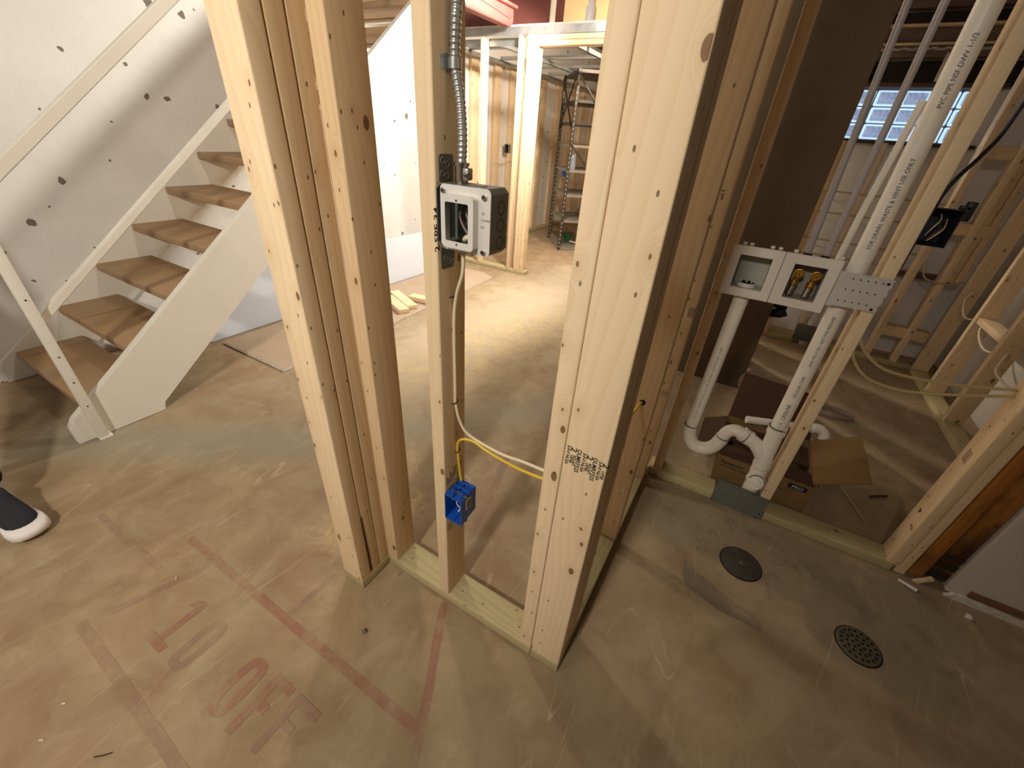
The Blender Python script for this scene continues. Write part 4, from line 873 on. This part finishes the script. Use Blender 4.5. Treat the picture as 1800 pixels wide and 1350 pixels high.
# cardboard box with open flaps
cb = thing('cardboard_box', (0.42, 1.36, 0), 'open brown cardboard box on the floor behind the laundry wall', 'box')
def quad(name, P, mat, par, th=0.004):
    P = [Vector(p) for p in P]; n = (P[1]-P[0]).cross(P[2]-P[0]).normalized()*th
    bm = bmesh.new(); A = [bm.verts.new(p) for p in P]; B = [bm.verts.new(p+n) for p in P]
    bm.faces.new(A); bm.faces.new(B[::-1])
    for i in range(4): bm.faces.new((A[i], A[(i+1) % 4], B[(i+1) % 4], B[i]))
    return mesh_obj(name, bm, mat, par, (0, 0, 0), smooth=False)
HB = 0.155
quad('front_panel', [(0.262, 1.10, 0.002), (0.625, 1.10, 0.002), (0.618, 1.10, HB), (0.255, 1.10, HB)], CARD, cb); quad('back_panel', [(0.262, 1.46, 0.002), (0.625, 1.46, 0.002), (0.618, 1.46, HB), (0.255, 1.46, HB)], CARD, cb)
quad('side_panel', [(0.262, 1.10, 0.002), (0.262, 1.46, 0.002), (0.255, 1.46, HB), (0.255, 1.10, HB)], CARD, cb); quad('side_panel', [(0.625, 1.10, 0.002), (0.625, 1.46, 0.002), (0.618, 1.46, HB), (0.618, 1.10, HB)], CARD, cb)
quad('bottom_panel', [(0.262, 1.10, 0.002), (0.625, 1.10, 0.002), (0.625, 1.46, 0.002), (0.262, 1.46, 0.002)], CARD, cb)
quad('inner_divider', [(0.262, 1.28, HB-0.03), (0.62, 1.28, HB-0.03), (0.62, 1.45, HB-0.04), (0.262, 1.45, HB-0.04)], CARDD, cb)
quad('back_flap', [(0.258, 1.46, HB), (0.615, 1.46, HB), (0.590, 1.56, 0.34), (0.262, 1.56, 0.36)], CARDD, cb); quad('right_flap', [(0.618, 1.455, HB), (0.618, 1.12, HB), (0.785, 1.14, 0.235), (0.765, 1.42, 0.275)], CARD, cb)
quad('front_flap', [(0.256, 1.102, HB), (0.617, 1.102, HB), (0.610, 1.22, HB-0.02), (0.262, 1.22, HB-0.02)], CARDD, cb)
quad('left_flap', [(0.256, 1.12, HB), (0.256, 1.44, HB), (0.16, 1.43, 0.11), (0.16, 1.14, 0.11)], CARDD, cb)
stamp('Panasonic', (0.272, 1.0955, 0.120), (1, 0, 0), (0, 0, 1), 0.022, INK, cb, 'box_print', sx=1.1, bold=0.0006)
box('print_rule', (0.272, 1.0952, 0.105), (0.40, 1.0958, 0.108), INK, cb, smooth=False); box('blue_label', (0.535, 1.0950, 0.118), (0.603, 1.0958, 0.142), INKB, cb, smooth=False)
stamp('PRO', (0.548, 1.0945, 0.122), (1, 0, 0), (0, 0, 1), 0.020, PLASTICW, cb, 'box_print', sx=1.1); stamp('Comfort DC', (0.48, 1.0955, 0.094), (1, 0, 0), (0, 0, 1), 0.014, INK, cb, 'box_print')
# loose PVC pipe with elbow in the box, cap, sticks, coil
le = thing('pvc_offcut', (0.6, 1.5, 0.19), 'loose white PVC pipe with an elbow lying across the cardboard box', 'pipe offcut')
tube('offcut_pipe', [(0.33, 1.38, 0.205), (0.62, 1.48, 0.215)], 0.018, PVC, le, 18); tube('elbow', [(0.60, 1.475, 0.215), (0.632, 1.487, 0.214), (0.655, 1.485, 0.200), (0.664, 1.478, 0.178)], 0.024, PVC, le, 18, 5)
dc = cyl('cardboard_disc', (0.36, 2.02, 0.10), (0.362, 2.00, 0.106), 0.085, plain('brown_disc', srgb(118, 96, 78), 0.9), None, 32); tag(dc, 'round grey-brown disc leaning behind the cardboard box', 'disc')
wi = tube('wire_coil', [(0.80+0.10*math.cos(a)*(1+0.04*k), 2.12+0.055*math.sin(a), 0.012+0.006*k) for k in range(3) for a in [2*PI*i/16 for i in range(16)]], 0.007, plain('mauve_hose', srgb(150, 122, 112), 0.5), None, 8, 3); tag(wi, 'small coil of pinkish hose on the floor behind the cardboard box', 'hose')
for i, (a, b, r, lab) in enumerate((((0.775, 1.455), (0.868, 1.215), 0.005, 'long thin pale stick on the floor right of the cardboard box'), ((0.700, 1.43), (0.715, 1.34), 0.004, 'short pale stick on the floor beside the cardboard box'), ((0.905, 1.40), (0.975, 1.455), 0.006, 'short brown stick on the floor in the right room'))):
    o = tube('stick', [(a[0], a[1], r+0.0005), ((a[0]+b[0])/2, (a[1]+b[1])/2+0.003, r+0.0005), (b[0], b[1], r+0.0005)], r, TANC if i < 2 else plain('bark_stick', srgb(84, 62, 40), 0.9), None, 6, 4); tag(o, lab, 'stick')

# ------------------------------------------------------------------ floor drains
dcv = thing('cleanout_cover', (0.427, 0.693, 0), 'solid dark round floor cleanout cover nearest the laundry wall', 'floor cover')
mesh_obj('cover_disc', tube_bm([(0, 0, 0.001), (0, 0, 0.0035), (0, 0, 0.005)], [0.069, 0.069, 0.066], 48), IRON, dcv, (0.427, 0.693, 0)); cyl('cover_screw', (0.427, 0.693, 0.005), (0.427, 0.693, 0.0058), 0.006, GALVD, dcv, 12)
cyl('cover_rim', (0.427, 0.693, 0.0003), (0.427, 0.693, 0.002), 0.0725, DARKHOLE, dcv, 48)
gd = thing('floor_drain', (0.776, 0.578, 0), 'round iron floor drain grate with small holes', 'floor drain')
mesh_obj('grate', tube_bm([(0, 0, 0.001), (0, 0, 0.0035), (0, 0, 0.005)], [0.060, 0.060, 0.058], 48), painted('grate_iron', srgb(96, 86, 68), srgb(70, 62, 48), 0.5, 0.6, 30, 0.3), gd, (0.776, 0.578, 0)); cyl('grate_rim', (0.776, 0.578, 0.0003), (0.776, 0.578, 0.002), 0.0635, DARKHOLE, gd, 48)
a0 = 0.5
for r_i, n_ in ((0.0, 1), (0.0135, 6), (0.027, 12), (0.041, 18)):
    for k in range(n_):
        a = a0+2*PI*k/n_+r_i*20; x, yv = 0.776+r_i*math.cos(a)*1.15, 0.578+r_i*math.sin(a)*1.15
        mesh_obj('grate_hole', bxm((0.0075, 0.006, 0.0006), 0.002, 1), DARKHOLE, gd, (x, yv, 0.0053))
# floor debris
def peb(x, y, s, mat, lab, name='pebble'):
    bm = bmesh.new(); bmesh.ops.create_icosphere(bm, subdivisions=2, radius=s)
    for v in bm.verts: v.co *= random.uniform(0.75, 1.2); v.co.z *= 0.7
    o = mesh_obj(name, bm, mat, None, (x, y, s*0.6), angle=25); return tag(o, lab, 'debris')
peb(-0.538, -0.211, 0.0075, REDSTONE, 'small crumbled pebble on the floor in front of the near opening')
def twig(a, b, r, mat, lab): 
    o = tube('twig', [(a[0], a[1], r+.001), ((a[0]+b[0])/2+0.002, (a[1]+b[1])/2, r+0.001), (b[0], b[1], r+0.001)], r, mat, None, 6, 3); tag(o, lab, 'debris')
twig((-0.845, -0.74), (-0.820, -0.715), 0.0013, plain('twig', srgb(70, 48, 30), 0.9), 'dark twig on the floor at the bottom left of the picture')
twig((-1.180, -0.414), (-1.166, -0.424), 0.0013, PINE2, 'pale splinter on the floor near the painted lines')
twig((-0.585, -0.022), (-0.583, -0.008), 0.0012, CHROME, 'nail standing at the foot of the front stud wall plate')
for x, y, lab in ((-1.035, -0.735, 'upper of two small white chips on the floor at the bottom left'), (-0.985, -0.79, 'lower of two small white chips on the floor at the bottom left')):
    o = mesh_obj('chip', bxm((0.010, 0.004, 0.002), 0.0008, 1), PLASTICW, None, (x, y, 0.0015)); o.rotation_euler = (0, 0, 0.6); tag(o, lab, 'debris')
o = tube('plaster_stub', [(0.935, 0.945, 0.006), (0.985, 0.925, 0.007)], [0.005, 0.007], PLASTICW, None, 10); tag(o, 'white stub lying at the foot of the old brown post', 'debris')
peb(1.12, 0.90, 0.012, GYPSUM, 'flat broken plaster piece on the floor by the white wall', 'plaster_chip')

# ------------------------------------------------------------------ shelf unit in the far room
su = thing('shelf_unit', (-2.18, 4.66, 0), 'tall dark slotted steel shelf unit in the far room', 'shelf unit')
A = Vector((-2.18, 4.66, 0)); U = Vector((0.83, 0.56, 0))*0.62; V = Vector((-0.60, 0.80, 0))*0.72
zs = (0.02, 0.367, 0.675, 0.955, 1.224, 1.456, 1.671, 1.95)
for i, c_ in enumerate((A, A+U, A+V, A+U+V)):
    o = mesh_obj('upright', bxm((0.036, 0.036, 1.97), 0.004, 1), SHELFM if i != 0 else SHELFM, su, (c_.x, c_.y, 0.986))
    o.rotation_euler = (0, 0, 0.6)
    bm = bmesh.new()
    for k in range(38):
        bxm((0.0008, 0.008, 0.018), bm=bm, at=(0.0185, 0, -0.94+k*0.05)); bxm((0.008, 0.0008, 0.018), bm=bm, at=(0, -0.0185, -0.94+k*0.05))
    hp = mesh_obj('slot_holes', bm, plain('slot_light', srgb(190, 178, 158), 0.6) if i == 0 else bpy.data.materials['slot_light'], o, None); hp.parent = o; hp.location = (0, 0, 0); hp['kind'] = 'stuff'
for z in zs:
    bm = bmesh.new(); c0 = A+(U+V)/2
    P = [A, A+U, A+U+V, A+V]
    lo = [bm.verts.new((p.x-c0.x, p.y-c0.y, -0.015)) for p in P]; hi = [bm.verts.new((p.x-c0.x, p.y-c0.y, 0.015)) for p in P]; mi = [bm.verts.new(((p.x-c0.x)*0.94, (p.y-c0.y)*0.94, 0.004)) for p in P]
    for i in range(4):
        j = (i+1) % 4; bm.faces.new((lo[i], lo[j], hi[j], hi[i])); bm.faces.new((hi[i], hi[j], mi[j], mi[i]))
    bm.faces.new(mi); bm.faces.new(lo[::-1])
    mesh_obj('shelf', bm, SHELFT if z < 1.3 else SHELFM, su, (c0.x, c0.y, z), smooth=False)
def brace(a, b): tube('cross_brace', [a, b], 0.010, SHELFM, su, 6)
brace((A.x, A.y-0.02, 1.93), ((A+U).x, (A+U).y-0.02, 1.25)); brace((A.x, A.y-0.02, 1.25), ((A+U).x, (A+U).y-0.02, 0.62)); brace(((A+U).x, (A+U).y-0.02, 0.80), (A.x, A.y-0.02, 0.38)); brace((A.x-0.02, A.y, 1.93), ((A+V).x-0.02, (A+V).y, 1.4)); brace(((A+V).x-0.02, (A+V).y, 1.93), (A.x-0.02, A.y, 1.4))
cn_ = A+U*0.28+V*0.45
fn = thing('funnel', (cn_.x, cn_.y, 0.035), 'green plastic funnel on the lowest shelf', 'funnel'); tube('cone', [(cn_.x, cn_.y, 0.038), (cn_.x, cn_.y, 0.10), (cn_.x, cn_.y, 0.16)], [0.02, 0.05, 0.09], DKGREEN, fn, 20); tube('spout', [(cn_.x+0.05, cn_.y, 0.06), (cn_.x+0.16, cn_.y+0.02, 0.045)], 0.008, WHITEC, fn, 8)
q = A+V*0.62+U*0.12
bk = tube('blue_cup', [(q.x, q.y, 0.86), (q.x, q.y, 0.94)], [0.045, 0.05], BLUE, None, 20); tag(bk, 'blue plastic cup hanging under a middle shelf of the shelf unit', 'cup')
q = A+V*0.10+U*0.10
gj = tube('glass_jar', [(q.x, q.y, 0.971), (q.x, q.y, 1.10), (q.x, q.y, 1.12), (q.x, q.y, 1.14)], [0.04, 0.04, 0.03, 0.03], plain('jar_glass', srgb(200, 210, 222), 0.1, trans=0.7), None, 20); tag(gj, 'clear glass jar on a middle shelf at the front corner of the shelf unit', 'jar')
jf = thing('junction_box', (-3.05, 4.63, 1.13), 'small grey switch box on the furring studs of the far room', 'electrical box')
bm = bmesh.new(); tray2(bm, (-3.078, -3.018, 1.085, 1.185), 4.60, 4.66, 0.003); mesh_obj('box_shell', bm, GALV, jf, (0, 0, 0), angle=20)
mesh_obj('box_dark_inside', bxm((0.05, 0.002, 0.085)), DARKHOLE, jf, (-3.048, 4.65, 1.135))
# upper wall and beam over the far door
ub = thing('upper_partition', (-1.7, 3.5, 2.09), 'maroon and cream painted boarding above the far door frame', 'wall boarding')
box('maroon_board', (-3.1, 3.46, 2.093), (-1.86, 3.50, 2.58), MAROON, ub); box('cream_board', (-1.86, 3.46, 2.093), (-0.45, 3.50, 2.58), CREAM, ub); box('foot_trim', (-2.25, 3.452, 2.093), (-0.45, 3.46, 2.11), MAROON, ub)
box('white_batten', (-1.985, 3.45, 2.093), (-1.935, 3.46, 2.45), plain('white_smear', srgb(232, 222, 200), 0.8), ub, 0.003)
rb = thing('red_beam', (-2.0, 2.6, 2.05), 'red oxide painted steel beam end near the ceiling above the far door', 'beam')
prism('beam_web', [(-2.30, 2.06), (-2.22, 2.06), (-2.20, 2.09), (-2.20, 2.17), (-2.30, 2.17)], 1, 2.3, 3.22, REDPAINT, rb, 0.004)
prism('beam_flange', [(-2.36, 2.17), (-2.16, 2.17), (-2.16, 2.19), (-2.36, 2.19)], 1, 2.3, 3.22, REDPAINT, rb, 0.003)
tube('paint_run', [(-2.198, 2.5, 2.14), (-2.198, 2.9, 2.12), (-2.198, 3.15, 2.10)], 0.003, MAROON, rb, 6, 4)
q = (-1.60, 3.40)
gt = tube('clear_bottle', [(q[0], q[1], 2.094), (q[0], q[1], 2.19), (q[0], q[1], 2.21), (q[0], q[1], 2.24)], [0.035, 0.035, 0.024, 0.024], plain('bottle_glass', srgb(222, 226, 230), 0.08, trans=0.6), None, 20); tag(gt, 'clear ribbed bottle with green cap standing on top of the far door frame', 'bottle')
cyl('bottle_cap', (q[0], q[1], 2.24), (q[0], q[1], 2.262), 0.026, DKGREEN, gt, 16)

# ------------------------------------------------------------------ person at the left edge
pe = thing('person', (-2.2, -0.8, 0), 'person in black trousers and black shoe with thick white sole, at the left edge', 'person')
def skin_fig(name, V_, E_, R_, mat, sub=2):
    me = bpy.data.meshes.new(name); me.from_pydata([Vector(v) for v in V_], E_, []); o = bpy.data.objects.new(name, me); COL.objects.link(o)
    bpy.context.view_layer.objects.active = o
    m = o.modifiers.new('skin', 'SKIN'); m.use_smooth_shade = True
    me.skin_vertices[0].data[0].use_root = True
    for i, r in enumerate(R_): me.skin_vertices[0].data[i].radius = r if isinstance(r, tuple) else (r, r)
    s = o.modifiers.new('sub', 'SUBSURF'); s.levels = sub; s.render_levels = sub
    me2 = bpy.data.meshes.new_from_object(o.evaluated_get(bpy.context.evaluated_depsgraph_get())); bpy.data.objects.remove(o)
    me2.materials.clear(); me2.materials.append(mat); me2.shade_smooth()
    o = bpy.data.objects.new(name, me2); COL.objects.link(o); return place(o, pe, (0, 0, 0))
bx, by = -2.33, -0.86
Vb = [(bx, by, 0.95), (bx, by, 1.12), (bx, by, 1.34), (bx, by, 1.46), (bx+0.01, by, 1.54), (bx+0.02, by, 1.66), (bx+0.02, by, 1.74),
      (bx, by+0.09, 0.90), (bx+0.20, by+0.16, 0.50), (bx+0.355, by+0.255, 0.12), (bx, by-0.09, 0.90), (bx-0.08, by-0.11, 0.50), (bx-0.26, by-0.11, 0.12),
      (bx, by+0.17, 1.40), (bx-0.02, by+0.22, 1.14), (bx+0.05, by+0.22, 0.90), (bx, by-0.17, 1.40), (bx-0.02, by-0.22, 1.14), (bx+0.06, by-0.22, 0.90)]
Eb = [(0, 1), (1, 2), (2, 3), (3, 4), (4, 5), (5, 6), (0, 7), (7, 8), (8, 9), (0, 10), (10, 11), (11, 12), (3, 13), (13, 14), (14, 15), (3, 16), (16, 17), (17, 18)]
Rb = [(0.13, 0.15), (0.12, 0.14), (0.12, 0.16), (0.09, 0.12), 0.055, (0.085, 0.075), (0.07, 0.065), 0.095, 0.062, 0.045, 0.095, 0.062, 0.045, 0.055, 0.042, 0.03, 0.055, 0.042, 0.03]
skin_fig('body', Vb, Eb, Rb, SKIN)
skin_fig('trousers', [(bx, by, 1.02), (bx, by, 0.95), (bx, by+0.09, 0.88), (bx+0.20, by+0.16, 0.50), (bx+0.355, by+0.255, 0.085), (bx, by-0.09, 0.88), (bx-0.08, by-0.11, 0.50), (bx-0.26, by-0.11, 0.09)], [(0, 1), (1, 2), (2, 3), (3, 4), (1, 5), (5, 6), (6, 7)], [(0.145, 0.165), (0.15, 0.17), 0.108, 0.082, 0.066, 0.108, 0.082, 0.066], CLOTH)
skin_fig('shirt', [(bx, by, 0.98), (bx, by, 1.12), (bx, by, 1.34), (bx, by, 1.47), (bx, by+0.17, 1.41), (bx-0.02, by+0.21, 1.18), (bx, by-0.17, 1.41), (bx-0.02, by-0.21, 1.18)], [(0, 1), (1, 2), (2, 3), (3, 4), (4, 5), (3, 6), (6, 7)], [(0.15, 0.17), (0.14, 0.16), (0.14, 0.18), (0.09, 0.12), 0.07, 0.058, 0.07, 0.058], SHIRT)
bm = bmesh.new(); bmesh.ops.create_uvsphere(bm, u_segments=20, v_segments=12, radius=0.1)
for v in bm.verts: v.co = Vector((v.co.x*1.02-0.015, v.co.y*0.86, max(v.co.z, -0.03)*1.15))
mesh_obj('hair', bm, HAIR, pe, (bx+0.02, by, 1.71))
for s in (-1, 1):
    for nm, off, r in (('eye', (0.095, 0.03*s, 0.0), 0.011),): mesh_obj(nm, tube_bm([(0, 0, 0), (0.006, 0, 0)], r, 10), DARKHOLE, pe, (bx+off[0], by+off[1], 1.665))
    mesh_obj('ear', bxm((0.025, 0.012, 0.05), 0.005, 2), SKIN, pe, (bx+0.01, by+0.085*s, 1.66))
    hx, hy = (bx+0.05, by+0.22) if s == 1 else (bx+0.06, by-0.22)
    mesh_obj('palm', bxm((0.075, 0.026, 0.09), 0.011, 3), SKIN, pe, (hx+0.005, hy, 0.85))
    for k in range(4): tube('finger', [(hx-0.025+k*0.02, hy, 0.815), (hx-0.024+k*0.02, hy-0.004*s, 0.785), (hx-0.020+k*0.02, hy-0.014*s, 0.755+0.006*abs(k-1.6))], [0.0095, 0.009, 0.0075], SKIN, pe, 8)
    tube('finger', [(hx+0.035, hy, 0.88), (hx+0.055, hy-0.006*s, 0.85), (hx+0.056, hy-0.012*s, 0.82)], [0.011, 0.010, 0.008], SKIN, pe, 8)
mesh_obj('nose', bxm((0.03, 0.022, 0.04), 0.008, 2), SKIN, pe, (bx+0.105, by, 1.645)); mesh_obj('mouth', bxm((0.006, 0.04, 0.007), 0.002, 1), REDC, pe, (bx+0.098, by, 1.605))
def shoe(cx, cy, ang):
    e = []
    prof = [(-0.145, 0.030), (-0.14, 0.036), (-0.10, 0.042), (-0.03, 0.041), (0.04, 0.047), (0.09, 0.053), (0.125, 0.049), (0.148, 0.036), (0.158, 0.018)]
    out = [(x, w_) for x, w_ in prof]+[(0.161, 0.0)]+[(x, -w_) for x, w_ in reversed(prof)]
    bm = bmesh.new(); rings = []
    for z, s in ((0.0, 0.93), (0.008, 1.0), (0.026, 1.04), (0.040, 1.0), (0.043, 0.95)):
        rings.append([bm.verts.new((p[0]*s, p[1]*s, z+(0.010*max(0, p[0]-0.10)/0.06 if z < 0.03 else 0.004))) for p in out])
    n = len(out)
    for a, b in zip(rings, rings[1:]):
        for i in range(n): bm.faces.new((a[i], a[(i+1) % n], b[(i+1) % n], b[i]))
    bm.faces.new(rings[0][::-1]); bm.faces.new(rings[-1])
    so_ = mesh_obj('shoe_sole', bm, WHITERUB, pe, (cx, cy, 0.001), angle=60); so_.rotation_euler = (0, 0, ang)
    bm = bmesh.new(); rings = []
    for z, sx_, sy_, dx in ((0.042, 0.84, 0.84, -0.012), (0.055, 0.82, 0.82, -0.014), (0.070, 0.70, 0.74, -0.030), (0.085, 0.52, 0.66, -0.055), (0.10, 0.40, 0.60, -0.072), (0.115, 0.36, 0.58, -0.076)):
        rings.append([bm.verts.new((p[0]*sx_+dx, p[1]*sy_, z)) for p in out])
    for a, b in zip(rings, rings[1:]):
        for i in range(n): bm.faces.new((a[i], a[(i+1) % n], b[(i+1) % n], b[i]))
    bm.faces.new(rings[-1])
    u = mesh_obj('shoe_upper', bm, SHOEB, pe, (cx, cy, 0.001), angle=80); u.rotation_euler = (0, 0, ang)
shoe(-1.868, -0.606, 0.10); shoe(-2.50, -0.97, -0.1)
